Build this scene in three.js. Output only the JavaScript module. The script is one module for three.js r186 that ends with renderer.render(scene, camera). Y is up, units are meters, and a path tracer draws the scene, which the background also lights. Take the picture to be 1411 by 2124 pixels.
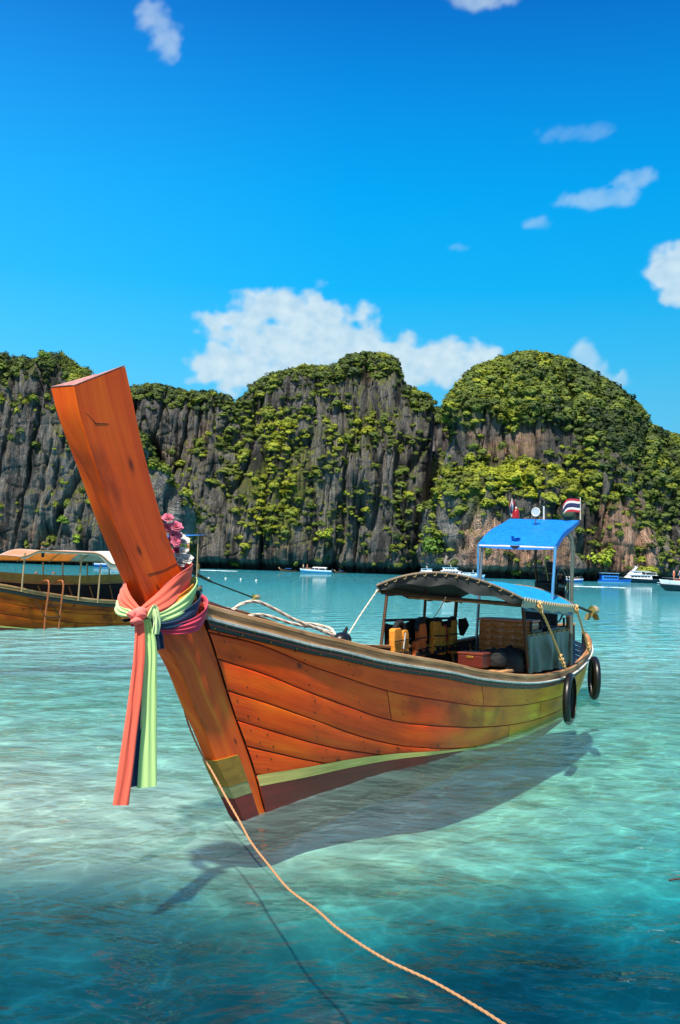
import * as THREE from 'three';
import { mergeGeometries, toCreasedNormals } from 'three/addons/utils/BufferGeometryUtils.js';
import { RoundedBoxGeometry } from 'three/addons/geometries/RoundedBoxGeometry.js';
import { ImprovedNoise } from 'three/addons/math/ImprovedNoise.js';
import { MarchingCubes } from 'three/addons/objects/MarchingCubes.js';

// ------------------------------------------------------------------ camera, sky, sun, exposure
const scene = new THREE.Scene();
const camera = new THREE.PerspectiveCamera(55, 680 / 1024, 0.1, 4000);
camera.position.set(0, 2.05, 0);
camera.rotation.order = 'YXZ';
camera.rotation.set(Math.atan(115 / 2040), 0, 0.031);          // tilted up a little, held slightly askew

const EXPOSURE = 1.62;
const renderer = new THREE.WebGLRenderer({ antialias: true });
renderer.toneMapping = THREE.LinearToneMapping;
renderer.toneMappingExposure = EXPOSURE;
renderer.shadowMap.enabled = true;

const SUN_AZ = -164, SUN_EL = 56;                                // degrees; azimuth from straight ahead towards the right
const rad = (d) => d * Math.PI / 180;
const sunDir = new THREE.Vector3(Math.sin(rad(SUN_AZ)) * Math.cos(rad(SUN_EL)), Math.sin(rad(SUN_EL)), -Math.cos(rad(SUN_AZ)) * Math.cos(rad(SUN_EL)));
const sun = new THREE.DirectionalLight(new THREE.Color().setRGB(1, 0.93, 0.8), 5);
sun.name = 'sun';
sun.position.copy(sunDir).multiplyScalar(300);
sun.castShadow = true; sun.shadow.radius = 3;
Object.assign(sun.shadow.camera, { left: -260, right: 260, top: 260, bottom: -260, near: 1, far: 1200 });
scene.add(sun, sun.target);

// ------------------------------------------------------------------ small mathematics
const noiseMaker = new ImprovedNoise();
const n3 = (x, y, z) => noiseMaker.noise(x + 37.3, y + 11.7, z + 71.9);
const fbm = (x, y, z, oct = 4) => { let s = 0, a = 0.5, f = 1; for (let i = 0; i < oct; i++) { s += a * n3(x * f, y * f, z * f); a *= 0.5; f *= 2.03; } return s; };
const ridge = (x, y, z, oct = 3) => { let s = 0, a = 0.55, f = 1; for (let i = 0; i < oct; i++) { s += a * (1 - 2 * Math.abs(n3(x * f, y * f, z * f))); a *= 0.5; f *= 2.1; } return s; };
const rng = (seed) => { let s = seed >>> 0; return () => { s = (s + 0x6d2b79f5) | 0; let t = Math.imul(s ^ (s >>> 15), 1 | s); t = (t + Math.imul(t ^ (t >>> 7), 61 | t)) ^ t; return ((t ^ (t >>> 14)) >>> 0) / 4294967296; }; };
const { clamp, lerp, smoothstep } = THREE.MathUtils;
const V = (x, y, z) => new THREE.Vector3(x, y, z);
const interp = (list, x) => {
  if (x <= list[0][0]) return list[0][1];
  for (let i = 1; i < list.length; i++) if (x <= list[i][0]) { const [x0, y0] = list[i - 1], [x1, y1] = list[i]; return y0 + (y1 - y0) * (x - x0) / (x1 - x0); }
  return list[list.length - 1][1];
};
// smooth version of a measured curve (Catmull-Rom on an uneven grid)
const curveOf = (list) => (x) => {
  const n = list.length;
  if (x <= list[0][0]) return list[0][1];
  if (x >= list[n - 1][0]) return list[n - 1][1];
  let i = 1; while (x > list[i][0]) i++;
  const [x0, y0] = list[i - 1], [x1, y1] = list[i], h = x1 - x0, t = (x - x0) / h;
  const m = (k) => { const p = list[Math.max(0, k - 1)], q = list[Math.min(n - 1, k + 1)]; return (q[1] - p[1]) / (q[0] - p[0]); };
  const m0 = m(i - 1), m1 = m(i), t2 = t * t, t3 = t2 * t;
  return (2 * t3 - 3 * t2 + 1) * y0 + (t3 - 2 * t2 + t) * h * m0 + (-2 * t3 + 3 * t2) * y1 + (t3 - t2) * h * m1;
};
const lin = (hex) => new THREE.Color(hex);                        // sRGB in, linear inside
const lin0 = lin('#bfe4f7');

// ------------------------------------------------------------------ the sky: air and clouds
{
  const W = 4096, H = 2048, sky = new Float32Array(W * H * 4), field = new Float32Array(W * H).fill(-9);
  const stops = [[0, '#a6def2'], [4, '#8ad6f4'], [8, '#64ccf8'], [12, '#40c4fc'], [16, '#14b8fd'], [21, '#02aafa'], [26, '#0292ea'], [31, '#0172d0'], [45, '#0f5fc0'], [90, '#134fa8']].map(([e, c]) => [e, lin(c)]);
  const airAt = (el) => { let i = 1; while (i < stops.length - 1 && el > stops[i][0]) i++; const [e0, c0] = stops[i - 1], [e1, c1] = stops[i]; return c0.clone().lerp(c1, clamp((el - e0) / (e1 - e0), 0, 1)); };
  // cumulus: azimuth, elevation, half width, half height in degrees, thickness
  const puffs = [[-3.32, 13.0, 4.6, 2.4, 1], [-4.08, 14.9, 1.97, 0.9, 1], [-1.95, 14.7, 1.9, 0.8, 0.9], [-6.5, 11.2, 2.6, 1.3, 0.9], [-0.48, 13.1, 2.5, 1.7, 1], [4.1, 11.7, 2.8, 1.6, 1], [-2.0, 10.6, 5, 1.3, 0.7], [6.35, 12.0, 1.8, 1.3, 1], [8.03, 11.8, 1, 1.1, 0.9], [1.57, 11.3, 2.0, 1.3, 0.9],
    [-11.6, 28.7, 1.07, 1.2, 0.5], [-11.1, 27.6, 0.56, 0.7, 0.42], [15.0, 20.7, 1.9, 0.6, 0.4], [16.6, 21.5, 1.1, 0.55, 0.42], [18.4, 16.7, 1.3, 1.35, 0.95], [18.7, 15.4, 0.84, 0.7, 0.9], [14.0, 12.1, 0.95, 1.0, 0.6], [15.6, 10.9, 0.79, 0.5, 0.5], [7.5, 30.7, 1.7, 0.6, 0.6], [11.3, 19.5, 0.9, 0.4, 0.3], [12.5, 24.0, 2.2, 0.5, 0.16], [6.5, 18.3, 0.56, 0.25, 0.2], [13.4, 20.6, 1.6, 0.4, 0.3]];
  const r = rng(5);
  for (let k = 0; k < 58; k++) {                                  // the same kind of fair-weather cloud all round
    const az = 32 + r() * 296, el = 6 + 46 * r() ** 1.6, s = 0.8 + 1.6 * r();
    for (let j = 0; j < 6; j++) puffs.push([az + (r() - 0.5) * 9 * s, el + (r() - 0.3) * 2.2 * s, (1 + 2.2 * r()) * s, (0.6 + 0.9 * r()) * s, 0.5 + 0.5 * r()]);
  }
  const thick = new Float32Array(W * H);
  for (const [az, el, w, h, th] of puffs) {
    const cu = ((az - 90) / 360 + 0.5 + 2) % 1 * W, cv = (el / 180 + 0.5) * H, k = 1 / Math.cos(rad(el)), ru = w * k * 2 / 360 * W, rv = h * 2 / 180 * H;
    for (let y = Math.max(H / 2, Math.floor(cv - rv)); y < Math.min(H, cv + rv); y++) for (let x = Math.floor(cu - ru); x < cu + ru; x++) {
      const dx = (x - cu) / ru * 2, dy = (y - cv) / rv * 2 * (y < cv ? 1.15 : 1), f = 1 - (dx * dx + dy * dy), i = y * W + ((x % W) + W) % W;
      if (f > -3) { const a = field[i]; const m = Math.max(a, f) + 0.25 * Math.exp(-2 * Math.abs(a - f)); if (f > a - 0.7) thick[i] = a < -3 ? th : Math.max(thick[i], th); field[i] = m; }
    }
  }
  const white = lin('#dff0f7'), grey = lin('#9fcbe6'), c = new THREE.Color();
  for (let y = 0; y < H; y++) {
    const el = ((y + 0.5) / H - 0.5) * 180, base = airAt(Math.max(el, 0)), ce = Math.cos(rad(el)), se = Math.sin(rad(el));
    for (let x = 0; x < W; x++) {
      const i = y * W + x, round = ((x + 0.5) / W - 0.5) * 2 * Math.PI, dx = Math.cos(round) * ce, dz = Math.sin(round) * ce;
      const cs = dx * sunDir.x + se * sunDir.y + dz * sunDir.z;
      c.copy(base);
      const left = -dx / Math.max(ce, 0.2);                       // the air pales towards the sun's side
      c.lerp(lin0, clamp(0.16 * left, 0, 1) * smoothstep(40 - Math.abs(el), 0, 40));
      c.multiplyScalar(1 + 0.22 * clamp(left, -1, 1));
      const glow = 0.9 * Math.exp(-(1 - cs) * 22) + 0.25 * Math.exp(-(1 - cs) * 4);
      c.r += glow * 0.9; c.g += glow * 0.9; c.b += glow * 0.8;
      const f = field[i];
      if (f > -2.2 && el > 0) {
        const az = round * 57.2958, q = 0.62, wisp = clamp(1.7 - 1.1 * thick[i], 0.6, 1.5), n = fbm(az * q - el * 0.5 * (wisp - 0.6), el * q * 1.25, 3.1, 5) * (0.65 + wisp), b = fbm(az * 1.5, el * 1.9, 9.4, 2);
        const a = smoothstep(f * 0.9 + n * 1.4 + b * 0.45, -0.3, (thick[i] > 0.85 ? 0.55 : 0.8) + 0.5 * (wisp - 0.6)) * thick[i] * 0.9;
        if (a > 0) { const shade = clamp(0.5 + b * 1.2 - n * 0.25, 0, 1); const cl = white.clone().lerp(grey, shade * 0.6); c.lerp(cl, a); }
      }
      sky[i * 4] = c.r / EXPOSURE; sky[i * 4 + 1] = c.g / EXPOSURE; sky[i * 4 + 2] = c.b / EXPOSURE; sky[i * 4 + 3] = 1;
    }
  }
  const t = new THREE.DataTexture(sky, W, H, THREE.RGBAFormat, THREE.FloatType);
  t.mapping = THREE.EquirectangularReflectionMapping;
  t.magFilter = THREE.LinearFilter; t.minFilter = THREE.LinearFilter; t.needsUpdate = true;
  scene.background = t; scene.environment = t;
}

// ------------------------------------------------------------------ naming and building helpers
const taken = new Map();
const numbered = (name) => { const k = taken.get(name) ?? 0; taken.set(name, k + 1); return k ? name + '_' + String(k).padStart(3, '0') : name; };
const tag = (o, label, category, group, kind) => { if (label) o.userData.label = label; if (category) o.userData.category = category; if (group) o.userData.group = group; if (kind) o.userData.kind = kind; return o; };
const thing = (name, label, category, pos = [0, 0, 0], turn = 0, group) => {
  const o = new THREE.Group(); o.name = numbered(name); o.position.set(...pos); o.rotation.y = turn; scene.add(o);
  return tag(o, label, category, group);
};
const plain = (g) => {                                             // position, normal and uv only, without index: can be merged with any other
  g = g.index ? g.toNonIndexed() : g.clone();
  for (const k of Object.keys(g.attributes)) if (!['position', 'normal', 'uv', 'color'].includes(k)) g.deleteAttribute(k);
  if (!g.attributes.uv) g.setAttribute('uv', new THREE.BufferAttribute(new Float32Array(g.attributes.position.count * 2), 2));
  if (!g.attributes.normal) g.computeVertexNormals();
  g.morphAttributes = {};
  return g;
};
const join = (list) => { if (!Array.isArray(list)) return list; return list.length === 1 ? list[0] : mergeGeometries(list.map(plain)); };
function part(name, geo, mat, parent, label, kind) {
  const m = new THREE.Mesh(join(geo), mat); m.castShadow = m.receiveShadow = true;
  m.name = parent === scene ? numbered(name) : name;
  if (label) m.userData.label = label;
  if (kind) m.userData.kind = kind;
  parent.add(m); return m;
}
function grid(nu, nv, f, uv) {                                     // (nu+1) x (nv+1) points
  const p = [], t = [], idx = [];
  for (let j = 0; j <= nv; j++) for (let i = 0; i <= nu; i++) { const q = f(i / nu, j / nv); p.push(q.x ?? q[0], q.y ?? q[1], q.z ?? q[2]); const w = uv ? uv(i / nu, j / nv, q) : [i / nu, j / nv]; t.push(w[0], w[1]); }
  for (let j = 0; j < nv; j++) for (let i = 0; i < nu; i++) { const a = j * (nu + 1) + i, b = a + 1, c = a + nu + 1, d = c + 1; idx.push(a, b, d, a, d, c); }
  const g = new THREE.BufferGeometry();
  g.setAttribute('position', new THREE.Float32BufferAttribute(p, 3)); g.setAttribute('uv', new THREE.Float32BufferAttribute(t, 2)); g.setIndex(idx); g.computeVertexNormals();
  return g;
}
// rings of points joined in order; every ring is closed; uv in metres
function loft(rings, { caps = true, crease = 0.6, closed = false } = {}) {
  const n = rings[0].length, p = [], t = [], idx = [];
  let v = 0;
  const all = closed ? [...rings, rings[0]] : rings;
  all.forEach((ring, k) => {
    if (k) v += ring[0].distanceTo(all[k - 1][0]);
    let s = 0;
    for (let i = 0; i <= n; i++) { const q = ring[i % n]; if (i) s += q.distanceTo(ring[i - 1]); p.push(q.x, q.y, q.z); t.push(v, s); }
  });
  for (let k = 0; k < all.length - 1; k++) for (let i = 0; i < n; i++) { const a = k * (n + 1) + i, b = a + 1, c = a + n + 1, d = c + 1; idx.push(a, c, d, a, d, b); }
  if (caps && !closed) for (const [k, flip] of [[0, false], [all.length - 1, true]]) {
    const c = new THREE.Vector3(); all[k].forEach((q) => c.add(q)); c.divideScalar(n);
    const o = p.length / 3; p.push(c.x, c.y, c.z); t.push(0, 0);
    all[k].forEach((q) => { p.push(q.x, q.y, q.z); t.push(q.distanceTo(c), q.distanceTo(all[k][0])); });
    for (let i = 0; i < n; i++) { const a = o + 1 + i, b = o + 1 + (i + 1) % n; idx.push(...(flip ? [o, b, a] : [o, a, b])); }
  }
  const g = new THREE.BufferGeometry();
  g.setAttribute('position', new THREE.Float32BufferAttribute(p, 3)); g.setAttribute('uv', new THREE.Float32BufferAttribute(t, 2)); g.setIndex(idx); g.computeVertexNormals();
  return crease ? toCreasedNormals(g, crease) : g;
}
const box = (w, h, d, x = 0, y = 0, z = 0, r = 0.008) => new RoundedBoxGeometry(w, h, d, 1, Math.min(r, w * 0.45, h * 0.45, d * 0.45)).translate(x, y, z);
const toV = (a) => a.isVector3 ? a : V(...a);
const tube = (pts, r = 0.015, seg = 24, rad_ = 8, closed = false) => new THREE.TubeGeometry(new THREE.CatmullRomCurve3(pts.map(toV), closed, 'centripetal'), seg, r, rad_, closed);
function bar(p, q, r0 = 0.02, r1 = r0, n = 10) {
  p = toV(p); q = toV(q); const d = q.clone().sub(p), g = new THREE.CylinderGeometry(r1, r0, d.length(), n);
  g.applyQuaternion(new THREE.Quaternion().setFromUnitVectors(V(0, 1, 0), d.clone().normalize())); g.translate(...p.clone().add(q).multiplyScalar(0.5)); return g;
}
const ball = (r, x, y, z, sx = 1, sy = 1, sz = 1, n = 14) => new THREE.SphereGeometry(r, n, Math.ceil(n * 0.7)).scale(sx, sy, sz).translate(x, y, z);
// a laid rope: three strands twisted round a path
function ropeGeo(pts, r = 0.012, turns = 14, seg = 120) {
  const curve = new THREE.CatmullRomCurve3(pts.map(toV), false, 'centripetal'), frames = curve.computeFrenetFrames(seg, false), len = curve.getLength(), out = [];
  for (let s = 0; s < 3; s++) {
    const c = [];
    for (let i = 0; i <= seg; i++) { const u = i / seg, an = u * len * turns + s * 2.094; c.push(curve.getPointAt(u).addScaledVector(frames.normals[i], Math.cos(an) * r * 0.52).addScaledVector(frames.binormals[i], Math.sin(an) * r * 0.52)); }
    out.push(new THREE.TubeGeometry(new THREE.CatmullRomCurve3(c), seg, r * 0.56, 5));
  }
  return mergeGeometries(out);
}

// ------------------------------------------------------------------ procedural materials
const texture = (data, w, h, srgb) => { const t = new THREE.DataTexture(data, w, h, THREE.RGBAFormat); t.wrapS = t.wrapT = THREE.RepeatWrapping; t.magFilter = THREE.LinearFilter; t.minFilter = THREE.LinearMipmapLinearFilter; if (srgb) t.colorSpace = THREE.SRGBColorSpace; t.needsUpdate = true; return t; };
function painted(w, h, f, srgb = true) {
  const d = new Uint8Array(w * h * 4), c = [0, 0, 0];
  for (let y = 0; y < h; y++) for (let x = 0; x < w; x++) { f(x / w, y / h, c); const i = (y * w + x) * 4; d[i] = clamp(c[0], 0, 1) * 255; d[i + 1] = clamp(c[1], 0, 1) * 255; d[i + 2] = clamp(c[2], 0, 1) * 255; d[i + 3] = 255; }
  return texture(d, w, h, srgb);
}
const tint = (t, repU, repV, ou = 0, ov = 0) => { const k = t.clone(); k.repeat.set(repU, repV); k.offset.set(ou, ov); k.needsUpdate = true; return k; };
const std = (o) => new THREE.MeshPhysicalMaterial({ roughness: 0.6, side: THREE.DoubleSide, ...o });
const hexRGB = (h) => { const v = parseInt(h.slice(1), 16); return [(v >> 16) / 255, ((v >> 8) & 255) / 255, (v & 255) / 255]; };
// wood: grain runs along u; a tile covers 4 m x 1 m; cols are sRGB stops dark -> light
function woodMaps(seed, cols, { stain = 0.35, knots = 10, contrast = 0.8 } = {}) {
  const W = 1024, H = 512, C = cols.map(hexRGB), r = rng(seed), kn = [...Array(knots)].map(() => [0.2 + r() * 3.6, 0.1 + 0.8 * r(), 0.01 + 0.015 * r(), r()]);
  const bump = new Float32Array(W * H), TW = 4 / 6.2832;
  const map = painted(W, H, (u, v, c) => {
    const x = u * 4, y = v, cu = Math.cos(u * 6.2832) * TW, su = Math.sin(u * 6.2832) * TW, N = (f, yy, k, o) => o ? fbm(cu * f + k, yy, su * f + k * 0.7, o) : n3(cu * f + k, yy, su * f + k * 0.7);
    const warp = N(0.8, y * 2, seed, 3) * 0.05;
    const g1 = N(0.5, (y + warp) * 13, seed + 1, 4), g2 = N(2.2, (y + warp) * 90, seed + 4), g3 = N(8, y * 220, seed + 8), big = N(1.1, y * 1.6, seed + 13, 3);
    let t = 0.52 + (g1 * 0.95 + big * 0.9) * contrast + g2 * 0.13 + g3 * 0.09, dark = 0;
    const st = N(1.5, y * 3.4, seed + 20, 5);
    dark += stain * smoothstep(st, 0.14, 0.46) + stain * 0.3 * smoothstep(-st, 0.2, 0.45) + 0.25 * stain * smoothstep(g2, 0.25, 0.5);
    for (const [kx, ky, kr] of kn) { const dx = (x - kx) / 2.6, dy = y - ky, q = Math.hypot(dx, dy) / kr; if (q < 2.5) { dark += 0.75 * Math.exp(-q * q * 2.2); t += 0.15 * Math.sin(q * 9) * Math.exp(-q); } }
    t = clamp(t, 0, 1) * (C.length - 1); const i = Math.min(C.length - 2, Math.floor(t)), f = t - i;
    for (let k = 0; k < 3; k++) c[k] = lerp(C[i][k], C[i + 1][k], f) * (1 - clamp(dark, 0, 0.9) * [0.72, 0.78, 0.7][k]);
    bump[Math.round(v * H) * W + Math.round(u * W)] = 0.5 + 0.3 * g2 + 0.3 * g3 - dark * 0.3;
  });
  const b = painted(W, H, (u, v, c) => { c[0] = c[1] = c[2] = bump[Math.round(v * H) * W + Math.round(u * W)]; }, false);
  return { map, bumpMap: b };
}
const wood = (maps, repU, repV, extra = {}) => std({ map: tint(maps.map, repU, repV), bumpMap: tint(maps.bumpMap, repU, repV), bumpScale: 0.0015, roughness: 0.42, ...extra });
// woven or plain cloth grain
const clothBump = painted(256, 256, (u, v, c) => { c[0] = c[1] = c[2] = 0.5 + 0.25 * Math.sin(u * 256 * 0.785) * Math.sin(v * 256 * 0.785) + 0.22 * n3(u * 24, v * 24, 2); }, false);
const blotch = painted(512, 512, (u, v, c) => { const f = 0.86 + 0.26 * fbm(Math.cos(u * 6.283) * 2.2, Math.sin(u * 6.283) * 2.2 + v * 0.001, Math.cos(v * 6.283) * 2.2 + Math.sin(v * 6.283), 5) ; c[0] = c[1] = c[2] = f; });
const cloth = (hex, o = {}) => std({ color: lin(hex), map: tint(blotch, 2, 2), bumpMap: tint(clothBump, 12, 12), bumpScale: 0.0006, roughness: 0.85, sheen: 0.3, sheenColor: lin(hex), sheenRoughness: 0.6, ...o });
const paint = (hex, o = {}) => std({ color: lin(hex), map: tint(blotch, 1, 1), roughness: 0.45, ...o });
const steel = std({ color: lin('#8c9296'), metalness: 0.75, roughness: 0.38, map: tint(blotch, 3, 3) });
const oldSteel = std({ color: lin('#7d8378'), metalness: 0.45, roughness: 0.5, map: tint(blotch, 3, 3) });
const rust = std({ color: lin('#5b3a22'), metalness: 0.3, roughness: 0.7, map: tint(blotch, 3, 3) });
const blackMetal = std({ color: lin('#141517'), metalness: 0.5, roughness: 0.42 });
const rubber = std({ color: lin('#0e0e0e'), roughness: 0.38 });
const blackCloth = cloth('#17181a', { sheen: 0.1 });

// ------------------------------------------------------------------ sea bed and water
const BOAT = { x: -0.716, z: -8.2, turn: Math.atan2(0.879, 0.477), u: V(0.477, 0, -0.879), n: V(0.879, 0, 0.477) };
const BW = (a, y, b) => V(BOAT.x, y, BOAT.z).addScaledVector(BOAT.u, a).addScaledVector(BOAT.n, b);
const depthAt = (x, z) => {
  const a = (x - BOAT.x) * BOAT.u.x + (z - BOAT.z) * BOAT.u.z, w = fbm(x * 0.12, z * 0.12, 4, 3);
  let d = 0.47 + 0.45 * smoothstep(a, -0.5, 5) + 0.2 * w;
  d += 0.9 * smoothstep(-z, 16, 40) + 0.9 * smoothstep(-z, 40, 120) + 1.5 * smoothstep(-z, 200, 340);
  d += 0.45 * smoothstep(x + 0.35 * (z + 7) + 1.2 * w, 0.6, 3.6) * smoothstep(z, -9.5, -6.2);
  d += 0.25 * smoothstep(z + 0.12 * x + 0.9 * w, -8.0, -5.6);
  d -= 0.12 * smoothstep(-x + 0.1 * z, -1, 2.5);
  return Math.max(0.25, d);
};
// water blueness: deeper off the sand bank, vignette put into the near edge
const blueAt = (x, z) => { const w = fbm(x * 0.14, z * 0.14, 9, 3); return Math.min(depthAt(x, z), 3.4) + 2.2 * smoothstep(z + 0.1 * x + 1.2 * w, -6.9, -4.7) + 1.5 * smoothstep(x + 0.45 * (z + 7) + 1.3 * w, 0.3, 3.4) * smoothstep(z, -10.5, -6.5); };
const axis = (lo, hi, c0, c1, fine, grow) => {                       // fine cells between c0 and c1, then growing ones
  const out = []; for (let x = c0; x <= c1; x += fine) out.push(x);
  let s = fine, x = out[out.length - 1]; while (x < hi) { s = Math.min(s * grow, 60); x += s; out.push(x); }
  s = fine; x = c0; while (x > lo) { s = Math.min(s * grow, 60); x -= s; out.unshift(x); }
  return out;
};
function sheet(xs, zs, yf, colorf, uvScale) {
  const nx = xs.length, nz = zs.length, p = new Float32Array(nx * nz * 3), c = new Float32Array(nx * nz * 3), t = new Float32Array(nx * nz * 2), idx = new Uint32Array((nx - 1) * (nz - 1) * 6), col = [0, 0, 0];
  for (let j = 0, k = 0; j < nz; j++) for (let i = 0; i < nx; i++, k++) {
    const x = xs[i], z = zs[j]; p[k * 3] = x; p[k * 3 + 1] = yf(x, z); p[k * 3 + 2] = z; colorf(x, z, col); c.set(col, k * 3); t[k * 2] = x * uvScale; t[k * 2 + 1] = z * uvScale;
  }
  for (let j = 0, k = 0; j < nz - 1; j++) for (let i = 0; i < nx - 1; i++) { const a = j * nx + i; idx.set([a, a + nx, a + nx + 1, a, a + nx + 1, a + 1], k); k += 6; }
  const g = new THREE.BufferGeometry();
  g.setAttribute('position', new THREE.BufferAttribute(p, 3)); g.setAttribute('color', new THREE.BufferAttribute(c, 3)); g.setAttribute('uv', new THREE.BufferAttribute(t, 2)); g.setIndex(new THREE.BufferAttribute(idx, 1)); g.computeVertexNormals();
  return g;
}
{
  // tiles that repeat without a seam: sums of waves with whole numbers of crests per tile
  const r = rng(77), waves = [];
  for (let k = 0; k < 90; k++) { const m = 2 + 46 * r() ** 2.0, an = (r() - 0.5) * 2.3 + 1.35; const kx = Math.round(Math.cos(an) * m), ky = Math.round(Math.sin(an) * m * 1.25); const l = Math.hypot(kx, ky) || 1; waves.push([kx, ky, r() * 6.283, l ** -1.15]); }
  const S = 1024, hgt = new Float32Array(S * S); let lo = 1e9, hi = -1e9;
  for (let y = 0; y < S; y++) for (let x = 0; x < S; x++) {
    let s = 0; const u = x / S * 6.2831853, v = y / S * 6.2831853;
    const wx = 0.22 * Math.sin(v * 2 + 1.3) + 0.15 * Math.sin(u * 3 + v + 0.4), wy = 0.2 * Math.sin(u * 2 + 0.7) + 0.14 * Math.sin(v * 3 - u * 2);
    for (const [kx, ky, ph, a] of waves) s += a * (1 - 1.4 * Math.abs(Math.sin((kx * (u + wx * 0.35) + ky * (v + wy * 0.35) + ph) * 0.5 * 1))); 
    hgt[y * S + x] = s; if (s < lo) lo = s; if (s > hi) hi = s;
  }
  const TILE = 3.7, gradient = [], HT = (x, y) => hgt[((y + S) % S) * S + (x + S) % S]; let rms = 0;
  for (let y = 0; y < S; y++) for (let x = 0; x < S; x++) { const gx = HT(x + 1, y) - HT(x - 1, y), gy = HT(x, y + 1) - HT(x, y - 1); rms += gx * gx + gy * gy; }
  rms = Math.sqrt(rms / S / S);
  const ripple = painted(S, S, (u, v, c) => { const x = Math.round(u * S), y = Math.round(v * S), k = 0.2 / rms, gx = (HT(x + 1, y) - HT(x - 1, y)) * k, gy = (HT(x, y + 1) - HT(x, y - 1)) * k, l = Math.hypot(gx, gy, 1); c[0] = 0.5 - 0.5 * gx / l; c[1] = 0.5 - 0.5 * gy / l; c[2] = 0.5 + 0.5 / l; }, false);
  const murk = painted(256, 256, (u, v, c) => { const x = -16 + 32 * u, z = -28 + 32 * v, w = fbm(x * 0.3, z * 0.3, 3, 4); c[0] = c[1] = c[2] = 1 - (0.02 + 0.07 * smoothstep(-z - 0.2 * x + 2.2 * w, 4.6, 8.5) * (1 + 0.4 * w) + 0.46 * smoothstep(-z, 12, 30) + 0.03 * smoothstep(-x - 0.15 * z, 0.4, 2.4) * smoothstep(-z, 6.5, 8.5)); }, false);
  murk.wrapS = murk.wrapT = THREE.ClampToEdgeWrapping; murk.channel = 1;
  const causticWaves = [...Array(16)].map((_, k) => { const m = 1.5 + 6 * r(), an = r() * 6.283; return [Math.round(Math.cos(an) * m), Math.round(Math.sin(an) * m), r() * 6.283]; });
  const causticWeb = painted(S, S, (u, v, c) => {  // caustic light lines painted into the water colour map
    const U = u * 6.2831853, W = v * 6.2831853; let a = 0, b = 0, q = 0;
    for (let k = 0; k < 16; k++) { const [kx, ky, ph] = causticWaves[k], s = Math.sin(kx * U + ky * W + ph + 1.3 * Math.sin(U * 2 + W + k) * 0.6 + 0.5 * Math.sin(W * 5 - U * 3 + k * 2)); if (k < 7) a += s; else if (k < 13) b += s; else q += s; }
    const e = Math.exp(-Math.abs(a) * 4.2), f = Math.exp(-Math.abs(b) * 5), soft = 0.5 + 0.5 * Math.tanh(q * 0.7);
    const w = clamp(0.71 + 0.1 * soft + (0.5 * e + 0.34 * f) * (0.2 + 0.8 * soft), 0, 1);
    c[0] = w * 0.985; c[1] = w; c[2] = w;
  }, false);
  const xs = axis(-1500, 1500, -7, 8, 0.055, 1.06), zs = axis(-1500, 120, -19, -3.2, 0.04, 1.045);
  const swell = (x, z) => {
    const f = 1 - smoothstep(-z, 20, 60); if (f <= 0 || z > 1) return 0;
    const q = Math.hypot(x, z), g = 0.4 + 0.6 * smoothstep(q, 3, 9);
    return f * g * (0.014 * ridge(x * 0.42 + 0.2 * z, z * 0.9, 1.7, 2) + 0.010 * ridge(x * 1.3, z * 2.3 + 0.5 * x, 5.1, 2) + 0.012 * Math.sin(z * 1.1 + x * 0.45 + 2 * n3(x * 0.2, z * 0.2, 3)) + 0.006 * n3(x * 4.1, z * 6.2, 2)) - 0.012 * f;
  };
  const K = [0.8, 0.085, 0.085], K2 = [0.9, 0.21, 0.085];                                    // how fast each colour fades with depth
  const water = sheet(xs, zs, swell, (x, z, c) => { const d = Math.min(depthAt(x, z), 3.4), e = blueAt(x, z) - d + Math.max(0, d - 1.2), g = Math.min(d, 1.2); for (let k = 0; k < 3; k++) c[k] = Math.exp(-K[k] * g - K2[k] * e); }, 1);
  const wp = water.attributes.position, uv1 = new Float32Array(wp.count * 2); for (let k = 0; k < wp.count; k++) { uv1[k * 2] = (wp.getX(k) + 16) / 32; uv1[k * 2 + 1] = (wp.getZ(k) + 28) / 32; }
  water.setAttribute('uv1', new THREE.BufferAttribute(uv1, 2));
  const wm = std({ color: 0xffffff, vertexColors: true, map: tint(causticWeb, 1 / 4.1, 1 / 4.1), transmission: 1, thickness: 0, roughness: 0.03, ior: 1.33, specularIntensity: 0.5, transmissionMap: murk, normalMap: tint(ripple, 1 / TILE, 1 / TILE), side: THREE.DoubleSide });
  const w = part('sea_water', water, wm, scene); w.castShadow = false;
  tag(w, 'clear rippled turquoise water of the shallow bay', null, null, 'structure');
  const sand = painted(1024, 1024, (u, v, c) => {
    const X = Math.cos(u * 6.2832), Y = Math.sin(u * 6.2832), Z = Math.cos(v * 6.2832), Q = Math.sin(v * 6.2832);
    const n = fbm(X * 2 + 3, Y * 2 + Z * 1.7, Q * 2, 5), m = n3(u * 90, v * 90, 3) * 0.5 + n3(u * 240, v * 240, 8) * 0.5, k = 0.8 + 0.36 * n + 0.10 * m;
    c[0] = k * 0.95; c[1] = k * 0.93; c[2] = k * 0.86;
  });
  const bx = axis(-1500, 1500, -8, 9, 0.16, 1.08), bz = axis(-1500, 120, -20, -2, 0.16, 1.06);
  const bed = sheet(bx, bz, (x, z) => -depthAt(x, z) + 0.02 * ridge(x * 1.6 + z * 0.4, z * 1.1, 8, 2) * (1 - smoothstep(-z, 20, 50)), (x, z, c) => {
    const fw = fbm(x * 0.35, z * 0.35, 12, 4), patch = smoothstep(z + 0.06 * x + 1.8 * fw, -9.0, -6.6) * (0.9 + 0.6 * fw), far = smoothstep(fbm(x * 0.05, z * 0.11, 2, 4), 0.02, 0.3) * smoothstep(-z, 14, 40);
    const k = 1 - 0.3 * far, q = clamp(patch, 0, 1);                            // vignette and deeper bottom put into the near bed colour; dull patches far out
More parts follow.
